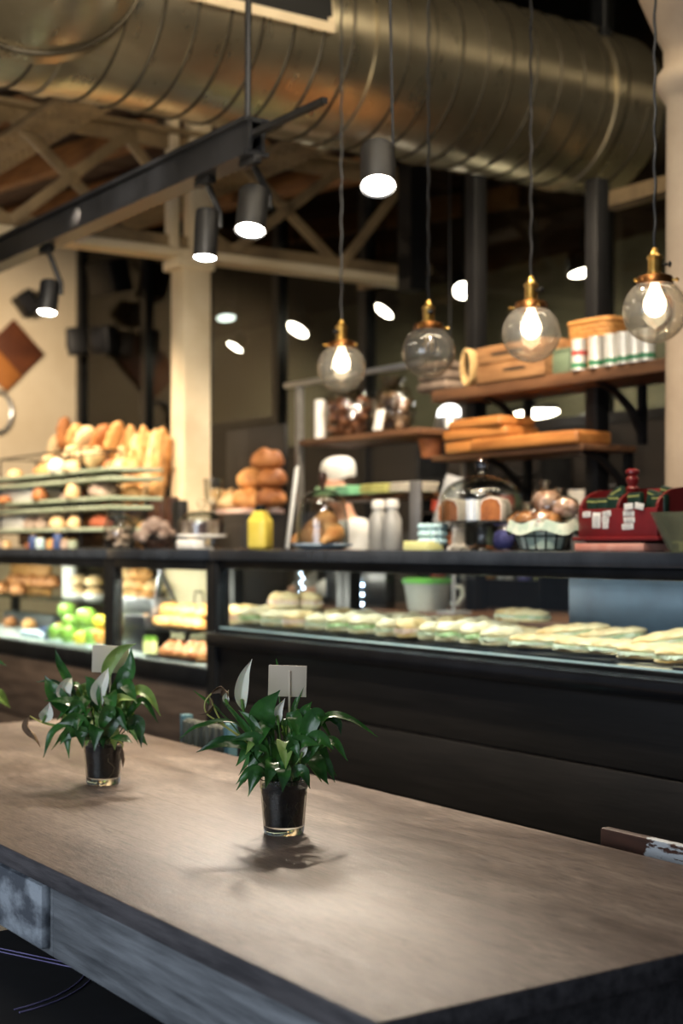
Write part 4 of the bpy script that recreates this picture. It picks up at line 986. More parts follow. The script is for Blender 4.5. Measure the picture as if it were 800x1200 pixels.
big = [(56, 546, .2, .09, 12), (66, 524, .16, .1, 60), (75, 508, .2, .09, 78), (88, 512, .17, .1, 55), (100, 516, .2, .12, 40), (118, 520, .26, .12, 50), (133, 516, .25, .09, 52), (58, 541, .12, .08, 0), (86, 534, .13, .11, 30), (100, 535, .13, .1, 20), (112, 537, .16, .1, 30)]
for k, (px, py, L, W, an) in enumerate(big):
    Y = 3.36-(.1 if k >= 7 else 0)
    p = PY(px, py, Y)
    g = G(); g.loaf(L, W, W*.85, (0, 0, -W*.35), 2.6, 4, .06, k*5.3)
    tag(g.build('country_loaf', (BREAD, BREADP, BREADD)[k % 3] if k < 7 else BREADP, None, p, (0, -R(an), 0)), 'country loaf heaped above the wire stand, %s' % ('leftmost of the heap', 'second from left in the heap', 'the upright topmost one of the heap', 'right of the topmost upright one', 'brown one in the middle of the heap', 'broad slanted one right in the heap', 'thin slanted one beside the baguettes', 'pale low one at left', 'small one low in the middle', 'small one next to the low middle one', 'low one at the heap\'s right foot')[k], 'bread', 'country loaves heap')
crx = thing('loaf_crate', 'low wooden crate behind the wire stand carrying the country loaves', 'crate', (XY(86, 3.37), 3.37, TZ))
w_ = XY(130, 3.37)-XY(42, 3.37)
g = G()
for k in range(4):
    g.box((0, -.115, .05+.095*k), (w_, .014, .08), .004); g.box((0, .115, .05+.095*k), (w_, .014, .08), .004); g.box((-w_/2, 0, .05+.095*k), (.014, .23, .08), .004); g.box((w_/2, 0, .05+.095*k), (.014, .23, .08), .004)
g.build('slats', CRATEW, crx)
g = G(); g.box((0, 0, .345), (w_-.02, .225, .012)); g.build('crate_floor', CRATEW, crx)
# glass vessels in front of the basket
def lathe_obj(name, label, cat, px, Y, prof, mat, base=TZ, n=32, group=None):
    g = G(); g.lathe(prof, n); return tag(g.build(name, mat, None, (XY(px, Y), Y, base)), label, cat, group)
def shell(pr, th):
    return pr + [(max(0, r-th), z+ (th if i == 0 else 0)) for i, (r, z) in list(enumerate(pr))[::-1]]
t = thing('glass_vase', 'tall clear glass bowl vase standing before the baguettes', 'vase', (XY(149, 2.94), 2.94, TZ))
g = G(); g.lathe(shell([(0, 0), (.04, 0), (.03, .02), (.03, .09), (.06, .12), (.095, .15), (.1, .185)], .004), 32); g.build('vase_glass', GLASSV, t)
def jar(label, px, Y, r, h, contents, seed, cat='jar', base=TZ, knob=True, cname='biscuits', dome=False):
    t = thing('glass_jar', label, cat, (XY(px, Y), Y, base))
    g = G(); g.lathe(shell([(0, 0), (r*.8, 0), (r, r*.25), (r*1.02, h*.5), (r*.86, h*.78), (r*.7, h*.82)], .003), 32); g.build('jar_glass', GLASSV, t)
    g = G(); g.lathe(shell([(r*.74, h*.82), (r*.74, h*.86), (r*.4, h*.93), (.012, h*.95), (0, h*.95)], .003), 28); 
    g.ball((0, 0, h*1.0), r*.16, 2); g.build('glass_lid', GLASSV, t)
    rn = random.Random(seed); 
    g = G()
    for i in range(26):
        a = rn.uniform(0, 6.28); q = r*.74*math.sqrt(rn.random()); g.ball((q*math.cos(a), q*math.sin(a), .016+h*.5*rn.random()), (r*.2, r*.2, r*.13), 1, .15, 3, None, i, (rn.uniform(-1, 1), rn.uniform(-1, 1), 0))
    o = g.build(cname, contents, t); o['kind'] = 'stuff'
    return t
jar('round glass jar with dark biscuits standing left of the meringue heap', 140, 2.9, .075, .17, COOKIE, 3)
t = thing('glass_bowl', 'open glass bowl heaped with grey-brown meringues', 'bowl', (XY(183, 2.92), 2.92, TZ))
g = G(); g.lathe(shell([(0, 0), (.05, 0), (.08, .03), (.1, .07)], .003), 32); g.build('bowl_glass', GLASSV, t)
rn = random.Random(6); g = G()
for i in range(30):
    a = rn.uniform(0, 6.28); q = .085*math.sqrt(rn.random()); g.ball((q*math.cos(a), q*math.sin(a), .03+rn.random()*.10*(1-q/.1)+.02), .024, 2, .25, 3, None, i)
o = g.build('meringues', M('meringue', '#6f5648', '#c2ab9b', .7, 0, 18, (1, 1, 1), .4), t); o['kind'] = 'stuff'
def cake_dome(label, px, Y, r, zst, h, base_mat, base=TZ, stem=True, plate_mat=WHITE, knobm=GLASSV, kr=.022):
    t = thing('cake_stand', label, 'cake stand', (XY(px, Y), Y, base))
    if stem:
        g = G(); g.lathe([(0, 0), (r*.5, 0), (r*.48, .008), (.02, .018), (.014, zst*.5), (.022, zst-.01), (r*1.0, zst-.004), (r*1.03, zst+.006), (r*1.0, zst+.008), (0, zst+.006)], 36)
    else: g = G(); g.lathe([(0, 0), (r*.8, 0), (r*1.05, zst), (r*1.02, zst+.004), (r*.8, .008), (0, .008)], 36); 
    g.build('plate', plate_mat, t)
    z0 = zst+.008 if stem else .01
    prof = [(r*.95, z0), (r*.96, z0+h*.45)] + [(r*.96*math.cos(a), z0+h*.45+h*.55*math.sin(a)) for a in [R(90*k/12) for k in range(1, 12)]] + [(0, z0+h)]
    g = G(); g.lathe(prof+[(max(0, q-.0035), w-.0035) for q, w in prof[::-1]], 44); d = g.build('glass_dome', GLASSV, t)
    g = G(); zk = z0+h; g.lathe([(0, zk-.002), (kr*.55, zk-.002), (kr*.45, zk+kr*.3), (kr*.85, zk+kr*.8), (kr, zk+kr*1.4), (kr*.8, zk+kr*2), (0, zk+kr*2.25)], 24); g.build('knob', knobm, d)
    return t, z0
tt, z0 = cake_dome('white cake stand with a glass dome in front of the square column', 236, 2.93, .105, .055, .1, WHITE)
for k in range(8):
    a = R(45*k+10); x = XY(236, 2.93)+.062*math.cos(a); y = 2.93+.062*math.sin(a)
    g = G(); g.pyd([(-.02, -.03, 0), (.02, -.03, 0), (0, .03, 0), (-.02, -.03, .06), (.02, -.03, .06), (0, .03, .06)], [(0, 2, 1), (3, 4, 5), (0, 1, 4, 3), (1, 2, 5, 4), (2, 0, 3, 5)])
    tag(g.build('cake_slice', CHOC if k % 2 else COOKIE, None, (x, y, TZ+z0), (0, 0, a-R(90)+R(180))), 'dark cake slice under the dome before the column, one of a ring', 'cake slice', 'cake slices under the column dome')
t = thing('napkin_box', 'white box beneath the dome before the square column', 'box', (XY(229, 2.84), 2.815, TZ)); g = G(); g.box((0, 0, .02), (.16, .05, .04), .008); g.build('box_body', PAPER, t)
for k, (px, py0, py1, lab) in enumerate(((172, 574, 602, 'left dark brown packet'), (183, 577, 604, 'middle dark brown packet'), (195, 572, 606, 'right dark brown packet'), (205, 576, 606, 'rightmost black packet'))):
    boxob('chocolate_packet', lab + ' standing behind the glass jars', 'packet', px-5, px+5, py0+10, 640, 3.16, .05, CHOC if k < 3 else BLACKW, TZ, .01, 'packets behind the jars')
t = thing('glass_candle_holder', 'clear glass stand before the column, bright rimmed', 'glass', (XY(196, 3.06), 3.3, TZ)); g = G(); g.lathe(shell([(0, 0), (.04, 0), (.012, .02), (.012, .2), (.04, .24), (.045, .33)], .003), 24); g.build('glass_body', GLASSV, t)
# ------------------------------------------------------------------ right worktop goods
def wt(px, Y): return Vector((XY(px, Y), Y, TZ))
t = thing('juice_bottle', 'square yellow juice bottle with black cap on the worktop', 'bottle', wt(305, 3.02), R(34)); s_ = .086
g = G(); g.box((0, 0, .062), (s_, s_, .124), .016, None, 4)
vs = [(sx*s_*.46, sy*s_*.46, .115) for sx, sy in ((-1, -1), (1, -1), (1, 1), (-1, 1))]+[(sx*.02, sy*.02, .158) for sx, sy in ((-1, -1), (1, -1), (1, 1), (-1, 1))]
g.pyd(vs, [(0, 1, 5, 4), (1, 2, 6, 5), (2, 3, 7, 6), (3, 0, 4, 7), (4, 5, 6, 7), (3, 2, 1, 0)]); g.build('bottle_body', JUICE, t)
g = G(); g.lathe([(0, .15), (.019, .15), (.021, .155), (.021, .178), (.018, .181), (0, .181)], 20); g.build('cap', BLACK, t)
a = PY(333, 641, 3.02); b = PY(346, 545, 3.02)
t = thing('menu_stand', 'tall white acrylic board leaning on the worktop beside the juice bottle', 'board', wt(336, 3.02), R(56)); L = .325
g = G(); g.box((.0, 0, L/2+.004), (.2, .012, L), .003, (0, 0, 0)); 
bm_ = g.build('board_sheet', PAPER, t); bm_.rotation_euler = (R(0), R(0), R(40))
bm_.rotation_euler = (R(6), 0, math.atan2(SN, -CS)-R(34)+R(5))
bm_.matrix_basis = Matrix.Rotation(-R(56), 4, 'Z') @ Matrix.Rotation(R(7), 4, FWD) @ Matrix.Rotation(math.atan2(SN, -CS)+R(4), 4, 'Z')
t = thing('croissant_plate', 'pale blue plate carrying croissants under a wooden knobbed glass bell', 'plate', wt(378, 3.02))
g = G(); g.lathe([(0, 0), (.075, 0), (.115, .018), (.116, .024), (.075, .01), (0, .008)], 40); g.build('plate_body', LBLUE, t)
pr = [(.1, .022), (.098, .12), (.085, .19), (.05, .225), (0, .235)]
g = G(); g.lathe(pr+[(max(0, q-.003), w-.003) for q, w in pr[::-1]], 40); d = g.build('glass_bell', GLASSV, t)
g = G(); g.lathe([(0, .232), (.008, .232), (.008, .25), (.014, .262), (.016, .285), (.012, .296), (0, .298)], 20); g.build('wooden_knob', CHOC, d)
def croissant(loc, rz, label, s=1., rx=0):
    s *= 1.22; g = G(); pts, rr = [], []
    for i in range(29):
        f = i/28; a = R(-75+150*f); u = 1-abs(2*f-1)
        pts.append((.06*s*math.sin(a), .05*s*(math.cos(a)-.6), .03*s*u**.5)); rr.append(s*(.008+.024*u**.8)*(1+.12*abs(math.sin(f*math.pi*5))))
    g.tube(pts, rr, 14); return tag(g.build('croissant', BREADD if 0 else BREAD, None, loc, (rx, 0, rz)), label, 'croissant', 'croissants under the glass bell')
cx = wt(378, 3.02)
for dx, dy, dz, rz, lab in ((-.055, -.02, .024, 20, 'croissant under the glass bell, at the left of the plate'), (.06, -.02, .024, -30, 'croissant under the glass bell, at the right of the plate'), (.0, .04, .022, 160, 'croissant at the back under the glass bell'), (.0, -.01, .072, 0, 'croissant lying on top of others under the glass bell')):
    croissant(cx+Vector((dx, dy, dz)), R(rz), lab)
for k, px in enumerate((443, 459)):
    t = thing('water_carafe', 'clear grey carafe behind the counter, %s of a pair' % ('left' if k == 0 else 'right'), 'carafe', wt(px, 3.42), 0, 'carafe pair')
    g = G(); g.lathe(shell([(0, 0), (.036, 0), (.04, .01), (.04, .12), (.025, .15), (.022, .165)], .003), 28); g.build('carafe_glass', M('frosted_grey', '#8d8d8b', '#a9a9a6', .3), t)
    g = G(); g.lathe([(0, .165), (.027, .165), (.03, .18), (.026, .2), (0, .205)], 24); g.build('stopper', WHITE, t)
t = thing('customer_display', 'slim grey upright display post beside the blue lace bowl', 'display', wt(487, 3.4), R(30)); g = G(); g.box((0, 0, .14), (.05, .022, .26), .006); g.box((0, 0, .006), (.1, .08, .012), .004); g.build('display_body', M('grey_plastic', '#5d5a57', '#726e6a', .4), t)
boxob('note_block', 'pale yellow block lying on the worktop by the blue bowl', 'block', 472, 500, 634, 643, 2.92, .07, YELLOWB, TZ, .003)
t = thing('lace_bowl', 'small pale blue bowl with scalloped lace rim', 'bowl', wt(507, 2.98)); g = G(); g.lathe([(0, 0), (.03, 0), (.034, .012), (.038, .05), (.042, .08), (.038, .08), (.033, .05), (.028, .012), (0, .01)], 32)
for k in range(12):
    a = R(30*k)
    for zz_ in (.03, .055, .08): g.ball((.041*math.cos(a), .041*math.sin(a), zz_), .012, 2)
g.build('bowl_body', CYANP, t)
t = thing('candle_pedestal', 'small white pedestal beneath the plate edge of the domed stand', 'stand', wt(537, 3.16)); g = G(); g.lathe([(0, 0), (.042, 0), (.04, .01), (.024, .02), (.022, .07), (.027, .078), (0, .08)], 28); g.build('pedestal_body', WHITE, t)
YC = 3.06
tt, z0 = cake_dome('glass cake stand with a large knobbed dome over two cut cakes', 564, YC, .142, .09, .150, GLASSV, TZ, True, GLASSV, GLASSV, .024)
def halfcake(px, label, rz):
    t = thing('pound_cake', label, 'cake', (XY(px, YC), YC-.03, TZ+z0), rz, 'halved pound cakes')
    pr = [(-.036, 0), (-.036, .05), (-.025, .07), (0, .077), (.025, .07), (.036, .05), (.036, 0)]
    def ex(y0, y1, sc=1.): 
        vs = [(x*sc, y0, z*sc) for x, z in pr]+[(x*sc, y1, z*sc) for x, z in pr]; n = len(pr)
        return vs, [tuple(range(n)), tuple(range(n, 2*n))[::-1]]+[(k, k+n, (k+1) % n+n, (k+1) % n) for k in range(n)]
    g = G(); g.pyd(*ex(-.05, .07)); g.build('cake_crust', ICING, t)
    g = G(); g.pyd(*ex(-.053, -.049, .93)); g.build('cut_face', CAKE, t)
halfcake(540, 'cut pound cake under the dome, left of the pair', R(28)); halfcake(588, 'cut pound cake under the dome, right of the pair', R(34))
for k, (px, w) in enumerate(((556, .02), (563, .018), (570, .02))):
    g = G(); g.box((0, 0, .035), (w*.7, .07, .07), .004); tag(g.build('wrapped_slice', (ICING, PAPER, ICING)[k], None, (XY(px, YC), YC+.0, TZ+z0), (0, 0, R(30))), '%s upright wrapped slice between the two pound cakes' % ('left', 'middle', 'right')[k], 'cake slice', 'wrapped slices under the dome')
t = thing('fabric_pouch', 'small purple-blue pouch under the domed stand', 'pouch', wt(590, 3.22)); g = G(); g.ball((0, 0, .035), (.045, .03, .036), 3, .12, 3, -.8); g.build('pouch_body', PURPLE, t)
# wire basket of wrapped buns
t = thing('wire_basket', 'oval wire basket lined with pale floral cloth, full of wrapped buns', 'basket', wt(636, 2.95)); 
g = G(); w_, d_ = .115, .085
el = lambda s, z, n=32: [(w_*s*math.cos(2*math.pi*k/n), d_*s*math.sin(2*math.pi*k/n), z) for k in range(n)]
for s, z in ((.72, .004), (.86, .045), (1, .085)): g.tube(el(s, z), .0028, 6, True)
for k in range(16):
    a = 2*math.pi*k/16; g.tube([(w_*s*math.cos(a), d_*s*math.sin(a), z) for s, z in ((.72, .004), (.86, .045), (1, .085))], .0022, 5)
g.build('wire_body', BLACK, t)
g = G(); vs = []; fs = []; n = 40
rows = [(.68, .006), (.8, .04), (.92, .075), (1.04, .09), (1.12, .055)]
for j, (s, z) in enumerate(rows):
    for k in range(n):
        a = 2*math.pi*k/n; q = s*(1+.03*math.sin(a*7+j)*(j/4)); vs.append((w_*q*math.cos(a), d_*q*math.sin(a), z+.008*math.sin(a*5)*(j > 2)))
for j in range(len(rows)-1):
    for k in range(n): fs.append((j*n+k, j*n+(k+1) % n, (j+1)*n+(k+1) % n, (j+1)*n+k))
g.pyd(vs, fs); g.build('lining_cloth', FLORAL, t)
bx0 = wt(636, 2.95)
WRAPB = M('bun_in_wrap', '#8a4f24', '#d49a63', .25, 0, 7, (1, 1, 1), .6, 18, coat=.6)
WRAPC = M('pinkish_wrapped_bun', '#b98a70', '#e8d3c2', .25, 0, 7, (1, 1, 1), .7, 14, coat=.6)
for k, (dx, dy, dz, r_, lab) in enumerate(((-.07, -.02, .085, .045, 'leftmost in the wire basket'), (-.02, -.035, .09, .042, 'front middle in the wire basket'), (.045, -.03, .088, .046, 'front right in the wire basket'), (.0, .03, .095, .05, 'at the back of the wire basket'), (.02, 0, .15, .045, 'pinkish, on top of the basket heap'), (.07, .02, .13, .04, 'pinkish, at the right top of the heap'))):
    t = thing('wrapped_bun', 'bun in clear wrap, ' + lab, 'bun', bx0+Vector((dx, dy, dz)), R(40*k), 'buns in the wire basket')
    g = G(); g.ball((0, 0, 0), (r_*1.15, r_, r_*.8), 3, .14, 2.5, None, k*2.2); g.build('bun_body', WRAPC if k > 3 or k == 3 else WRAPB, t)
    g = G(); g.ball((0, 0, .002), (r_*1.2, r_*1.06, r_*.88), 3, .3, 5, None, k*3.7); 
    g.lathe([(.004, 0), (.02, .03), (.012, .034), (.003, .004)], 9, (r_*.4, 0, r_*.7)); g.build('clear_wrap', CELLO, t)
# red caddy
PKB = wt(733, 2.99)
t = thing('flat_box', 'flat pink patterned box lying beneath the red caddy', 'box', wt(733, 2.985)); g = G(); w_ = .275; g.box((0, 0, .012), (w_, .14, .022), .003); g.build('box_body', PINK, t)
g = G(); g.box((.02, .0, .0265), (w_*.75, .12, .007), .002); g.build('black_cover', BLACK, t)
RB = wt(741, 2.99)+Vector((0, 0, .03))
rc = thing('red_caddy', 'dark red wooden caddy with arched ends and a turned knob, holding green packets', 'caddy', RB)
W_ = .31; dpt = .12
g = G(); g.box((0, -dpt/2, .046), (W_, .01, .092), .003); g.build('front_panel', RED, rc)
g = G(); g.box((0, dpt/2, .075), (W_, .01, .15), .003); g.build('back_panel', RED, rc)
g = G(); g.box((0, 0, .006), (W_+.03, dpt+.03, .012), .004); g.build('base', RED, rc)
for x in (-W_/2+.005, .0, W_/2-.005):
    pr = [(-dpt/2, .01), (-dpt/2, .092)] + [(-dpt/2+dpt*.9*(1-math.cos(a)), .092+.058*math.sin(a)) for a in [R(90*k/8) for k in range(1, 9)]] + [(dpt/2, .15), (dpt/2, .01)]
    n = len(pr); th = .005
    g = G(); g.pyd([(x-th, y, z) for y, z in pr]+[(x+th, y, z) for y, z in pr], [tuple(range(n))[::-1], tuple(range(n, 2*n))]+[(k, (k+1) % n, (k+1) % n+n, k+n) for k in range(n)]); g.build('end_panel' if abs(x) > .01 else 'divider', RED, rc)
g = G(); g.lathe([(0, .14), (.016, .14), (.02, .15), (.012, .158), (.018, .168), (.019, .178), (.013, .186), (.02, .194), (.02, .2), (.012, .206), (0, .207)], 28); g.build('knob', RED, rc)
for k, (dx, dz, w, h) in enumerate(((-.118, .085, .032, .016), (-.078, .066, .032, .044), (-.037, .086, .034, .016), (-.042, .067, .028, .015), (-.042, .049, .022, .018), (.05, .084, .042, .015), (.052, .064, .042, .015), (.046, .044, .044, .016))):
    g = G(); g.box((dx, -dpt/2-.0058, dz*.9), (w, .0012, h), .0003, (0, R((-3, 2, -6, 4, 0, 2, 0, -2)[k]), 0)); lb = g.build('price_label', PAPER, rc)
    g = G()
    for q in range(2 if h < .03 else 5): g.box((dx, -dpt/2-.0066, dz*.9+h*.22-q*.0065), (w*.7, .0004, .002))
    g.build('print', MARK, lb)
for k, (dx, dz, tilt, dy, lab) in enumerate(((-.125, .1, 3, -.03, 'leftmost front'), (-.085, .1, 0, -.03, 'second front'), (-.045, .108, 2, -.025, 'third front, left of the divider'), (-.06, .132, -22, .02, 'slanting top, left of the divider'), (.045, .112, -3, -.03, 'front, right of the divider'), (.095, .116, 16, -.02, 'tilted, second right of the divider'), (.135, .104, 0, -.03, 'rightmost front'), (.1, .128, 12, .03, 'back right'))):
    t = thing('green_packet', 'dark green packet in the red caddy, ' + lab, 'packet', RB+Vector((dx, dy, dz-.036)), 0, 'green packets in the red caddy', (0, R(tilt), 0))
    g = G(); g.box((0, 0, .03), (.05, .02, .06), .004); g.build('packet_body', PACKG, t)
    g = G(); g.box((0, -.0103, .05), (.046, .0006, .004)); g.build('gold_stripe', GOLDL, t)
for x, tl in ((.052, -4), (.093, 10)):
    g = G(); g.box((0, 0, 0), (.034, .001, .018), .0002, (0, R(tl), 0)); 
    tag(g.build('price_ticket', PAPER, None, RB+Vector((x, -.0685, .096))), 'white ticket stuck at the caddy\'s upper edge, %s' % ('nearer the divider' if x < .07 else 'second from the divider'), 'ticket')
t = thing('glass_bowl', 'greenish glass bowl cut by the photo\'s right edge', 'bowl', wt(806, 2.86)); g = G(); g.lathe(shell([(0, 0), (.045, 0), (.055, .012), (.085, .075), (.096, .1), (.099, .104)], .006), 40); g.build('bowl_glass', GLASSG, t)
# ------------------------------------------------------------------ back worktop, shelves
g = G(); x0, x1 = -6.0, -1.9
bw = thing('back_worktop', 'dark back worktop with wooden edge behind the display counter', 'worktop', ((x0+x1)/2, 4.15, 0))
g.box((0, 0, .985), (x1-x0, .62, .03), .004); g.build('board', SHELFW, bw)
g = G()
for k in range(6): g.box((-(x1-x0)/2+(x1-x0)/6*(k+.5), -.27, .53), ((x1-x0)/6-.01, .02, .84), .004)
g.box((0, 0, .485), (x1-x0, .52, .97)); g.build('cupboards', DPANEL, bw)
BZ = 1.0
p = PY(500, 690, 3.95)
t = thing('lidded_jug', 'milky plastic measuring jug with bright green lid behind the display glass', 'jug', (XY(495, 3.95), 3.98, BZ)); 
g = G(); g.lathe([(0, 0), (.085, 0), (.09, .008), (.107, .118), (.11, .125), (.102, .125), (.08, .012), (0, .008)], 32); g.build('jug_body', MILKY, t)
g = G(); g.lathe([(0, .125), (.116, .125), (.118, .14), (.1, .146), (0, .147)], 32); g.build('lid', GREENL, t)
g = G(); g.tube([(.1, 0, .112), (.15, 0, .108), (.158, 0, .07), (.138, 0, .03), (.09, 0, .03)], .011, 10); g.build('handle', MILKY, t); t.rotation_euler = (0, 0, math.atan2(RGT.y, RGT.x))
pn = thing('led_panel', 'dark appliance with two columns of blue-white light dots behind the display', 'appliance', (XY(420, 3.9), 3.92, BZ))
g = G(); g.box((-.02, 0, .12), (.5, .06, .24), .006); g.build('casing', BLACKW2, pn)
for (px, y0, rr) in ((352, 672, .0045), (421, 680, .006)):
    for k in range(6):
        q = PY(px+(2 if k % 2 else -1), y0+k*5.6, 3.88); g = G(); g.ball((q.x-pn.location.x, -.034, q.z-BZ), rr, 1); g.build('light_dot', LEDDOT, pn)
# left shelf unit (posts, two shelves)
YSH = 3.9
su = thing('shelf_unit', 'grey metal shelf unit with wooden shelves behind the counter', 'shelf', (XY(430, YSH), YSH+.16, 0))
sx = su.location.x
for px, dys in ((345, (-.13,)), (486, (.13,))):
    for dy in dys:
        g = G(); g.b2((XY(px, YSH)-sx-.017, dy-.017, 1.0), (XY(px, YSH)-sx+.017, dy+.017, 2.13), .003); g.build('post', M('grey_metal', '#6c6a66', '#8b8883', .4, .5), su)
for nm, zt_, th in (('upper_shelf', 1.827, .028), ('lower_shelf', 1.535, .022)):
    g = G(); g.b2((XY(352 if nm[0] == 'u' else 356, YSH)-sx-.02, -.16, zt_-th), (XY(488, YSH)-sx, .16, zt_), .004); g.build(nm, SHELFW, su)
g = G(); g.b2((XY(330, YSH)-sx, -.15, 2.105), (XY(488, YSH)-sx, -.12, 2.13), .003); g.build('top_rail', STEEL, su)
def bagged(px, Y, z, w, h, label, seed, mat, base_w=.8):
    t = thing('cellophane_bag', label, 'bag', (XY(px, Y), Y, z+.004), 0, 'cellophane gift bags on the shelf')
    rn = random.Random(seed); g = G()
    for i in range(46):
        a = rn.uniform(0, 6.28); q = w*.38*math.sqrt(rn.random()); g.ball((q*math.cos(a), q*.7*math.sin(a), .03+rn.random()*h*.62), .026, 2, .2, 3, None, i)
    o = g.build('bag_contents', mat, t); o['kind'] = 'stuff'
    g = G(); g.ball((0, 0, h*.45), (w*.52, w*.40, h*.55), 4, .16, 4, -.75, seed); g.build('cellophane', CELLO, t)
    g = G(); g.lathe([(.012, h*.86), (.05, h*1.02), (.062, h*1.1), (.04, h*1.03), (.008, h*.88)], 11); g.build('gathered_top', CELLO, t)
    return t
COOKB = M('chocolate_brown_biscuit', '#4b2c1c', '#8a5a3c', .5, 0, 14, (1, 1, 1), .4)
bagged(408, 4.05, 1.828, .31, .25, 'full cellophane bag of brown biscuits behind the nearest lit globe\'s left neighbour', 1, COOKB)['label'] = 'full cellophane bag of brown biscuits below the farthest lit globe'
bagged(460, 4.06, 1.828, .24, .24, 'darker cellophane bag of mixed biscuits below the unlit globe', 2, M('mixed_biscuit', '#2a1c16', '#a08468', .5, 0, 9, (1, 1, 1), .4))
g = G(); g.lathe([(0, 0), (.026, 0), (.028, .004), (.028, .19), (.02, .194), (0, .194)], 24); tag(g.build('paper_roll', PAPER, None, (XY(374, 3.93), 3.935, 1.828)), 'white paper roll standing at the shelf\'s left end', 'paper roll')
g = G(); g.box((0, 0, .05), (.06, .012, .1), .003, (R(-12), 0, 0)); tag(g.build('gift_tag', PAPER, None, (XY(444, 3.92), 3.92, 1.832)), 'white card standing between the two cellophane bags', 'card')
for k, (px, w, m, rz, lab) in enumerate(((388, .13, CLOTHG, 10, 'mint green folded cloth, leftmost on the lower shelf'), (412, .14, M('bright_mint', '#6fb586', '#8fcfa2', .9), -5, 'brighter mint folded cloth, second on the lower shelf'), (447, .2, CLOTHY, 3, 'yellow-green folded cloth on the lower shelf'), (480, .16, M('pale_cloth', '#b9b3a2', '#cbc5b5', .9), 4, 'pale folded cloth at the lower shelf\'s right end'))):
    t = thing('folded_cloth', lab, 'cloth', (XY(px, 3.88), 3.90, 1.535), R(rz), 'folded cloths')
    g = G()
    for q in range(3): g.box((.004*q, 0, .008+.0145*q), (w, .16, .013), .006)
    g.build('folds', m, t)
# long wall shelves on brackets
YU = 4.0
us = thing('wall_shelf', 'long upper dark wood shelf carrying crate and tins', 'shelf', (XY(640, YU), YU+.15, 1.995), 0, 'long wooden shelves')
sx = us.location.x
g = G(); g.b2((XY(505, YU)-sx, -.15, -.05), (-3.3-sx, .15, 0), .005); g.build('board', SHELFW, us)
def bracket(parent, x, z0, dy0=.15):
    g = G(); pts = [(x, -.11, z0), (x, -.02, z0-.03), (x, .07, z0-.1), (x, .13, z0-.2)]
    g.tube(pts, [.014, .016, .018, .016], 8); g.b2((x-.015, .12, z0-.24), (x+.015, .15, z0)); g.build('bracket', BLACK, parent)
for px in (560, 692): bracket(us, XY(px, YU)-sx, -.05)
ls = thing('wall_shelf', 'shorter wooden shelf below the long one, carrying stacked boards', 'shelf', (XY(570, YU), YU+.15, 1.702), 0, 'long wooden shelves')
sx2 = ls.location.x
g = G(); g.b2((XY(505, YU)-sx2, -.15, -.025), (XY(683, YU)-sx2, .15, 0), .004); g.build('board', SHELFW, ls)
for px in (560, 676): bracket(ls, XY(px, YU)-sx2, -.025)
for k, px in enumerate((560, 702)):
    x = XY(px, 4.2); g = G(); g.b2((x-.035, 4.152, 1.0), (x+.035, 4.222, 2.98 if k == 0 else 2.8), .004); tag(g.build('support_post', BLACK), 'black steel upright post behind the shelves, %s' % ('by the domed cake stand' if k == 0 else 'near the round column'), 'post')
UZ = 1.995
YI = 4.1
def ux(px): return XY(px, YI)
t = thing('folded_sack', 'lumpy brown sackcloth bundle at the upper shelf\'s left end', 'sack', (ux(522), YI, UZ)); g = G()
for q in range(3): g.box((0, 0, .025+.046*q), (.23-.02*q, .18, .046), .022, (0, 0, R(3*q)), 3)
g.build('sack_body', SACK, t)
t = thing('rope_coil', 'coil of tan rope beside the wooden crate on the shelf', 'rope', (ux(562), 4.05, UZ)); g = G()
for q in range(3): g.tube([(.045*math.cos(a)*(1-.12*q)+.01*q, -.02*q, .085+.075*math.sin(a)) for a in [2*math.pi*k/24 for k in range(24)]], .01, 8, True)
g.build('rope_loops', ROPE, t)
t = thing('wooden_crate', 'wooden crate with faded dark stencilling on the upper shelf', 'crate', (ux(619), YI, UZ), 0)
w_ = ux(659)-ux(579); g = G()
for q in range(2):
    for dy in (-.1, .1): g.box((0, dy, .04+.08*q), (w_, .014, .074), .003)
for sgn in (-1, 1):
    g.box((sgn*(w_/2-.01), 0, .08), (.02, .19, .155), .003)
g.box((0, 0, .006), (w_-.02, .19, .012)); g.build('slats', CRATEW, t)
g = G()
for dx, zz_, wd in ((-.02, .118, .2), (.03, .045, .14)): g.box((dx, -.1073, zz_), (wd, .0006, .012))
g.build('stencil_marks', BLACKW, t)
t = thing('metal_box', 'grey-green box between the crate and the tins', 'box', (ux(674), YI, UZ)); g = G(); g.box((0, 0, .045), (.105, .16, .09), .005); g.build('box_body', GREENB, t); g = G(); g.box((0, 0, .095), (.11, .165, .014), .004); g.build('lid', GREENB, t)
for k, (px, mark) in enumerate(((696, 1), (716, 0), (734, 0), (749, 0), (762, 0), (775, 0))):
    t = thing('food_tin', 'white tin with green band on the shelf, %s from the grey-green box' % ORD[k], 'tin', (ux(px), 4.02, UZ), R(30*k), 'white tins on the upper shelf'); r_ = .031
    g = G(); g.lathe([(0, .004), (r_*.93, .004), (r_, 0), (r_*1.03, .003), (r_, .007), (r_, .115), (r_*1.03, .119), (r_, .123), (r_*.92, .119), (0, .119)], 28); g.build('can', TINW, t)
    g = G(); g.lathe([(r_*1.005, .01), (r_*1.015, .01), (r_*1.015, .03), (r_*1.005, .03)], 28); g.build('green_band', TING, t)
    if mark: g = G(); g.lathe([(r_*1.005, .06), (r_*1.012, .06), (r_*1.012, .078), (r_*1.005, .078)], 28); g.build('red_band', TINR, t)
t = thing('wicker_basket', 'honey coloured wicker basket standing behind the white tins', 'basket', (XY(703, 4.2), 4.185, UZ)); wbasket(t, .24, .13, .215, WICKER)
LZ = 1.702
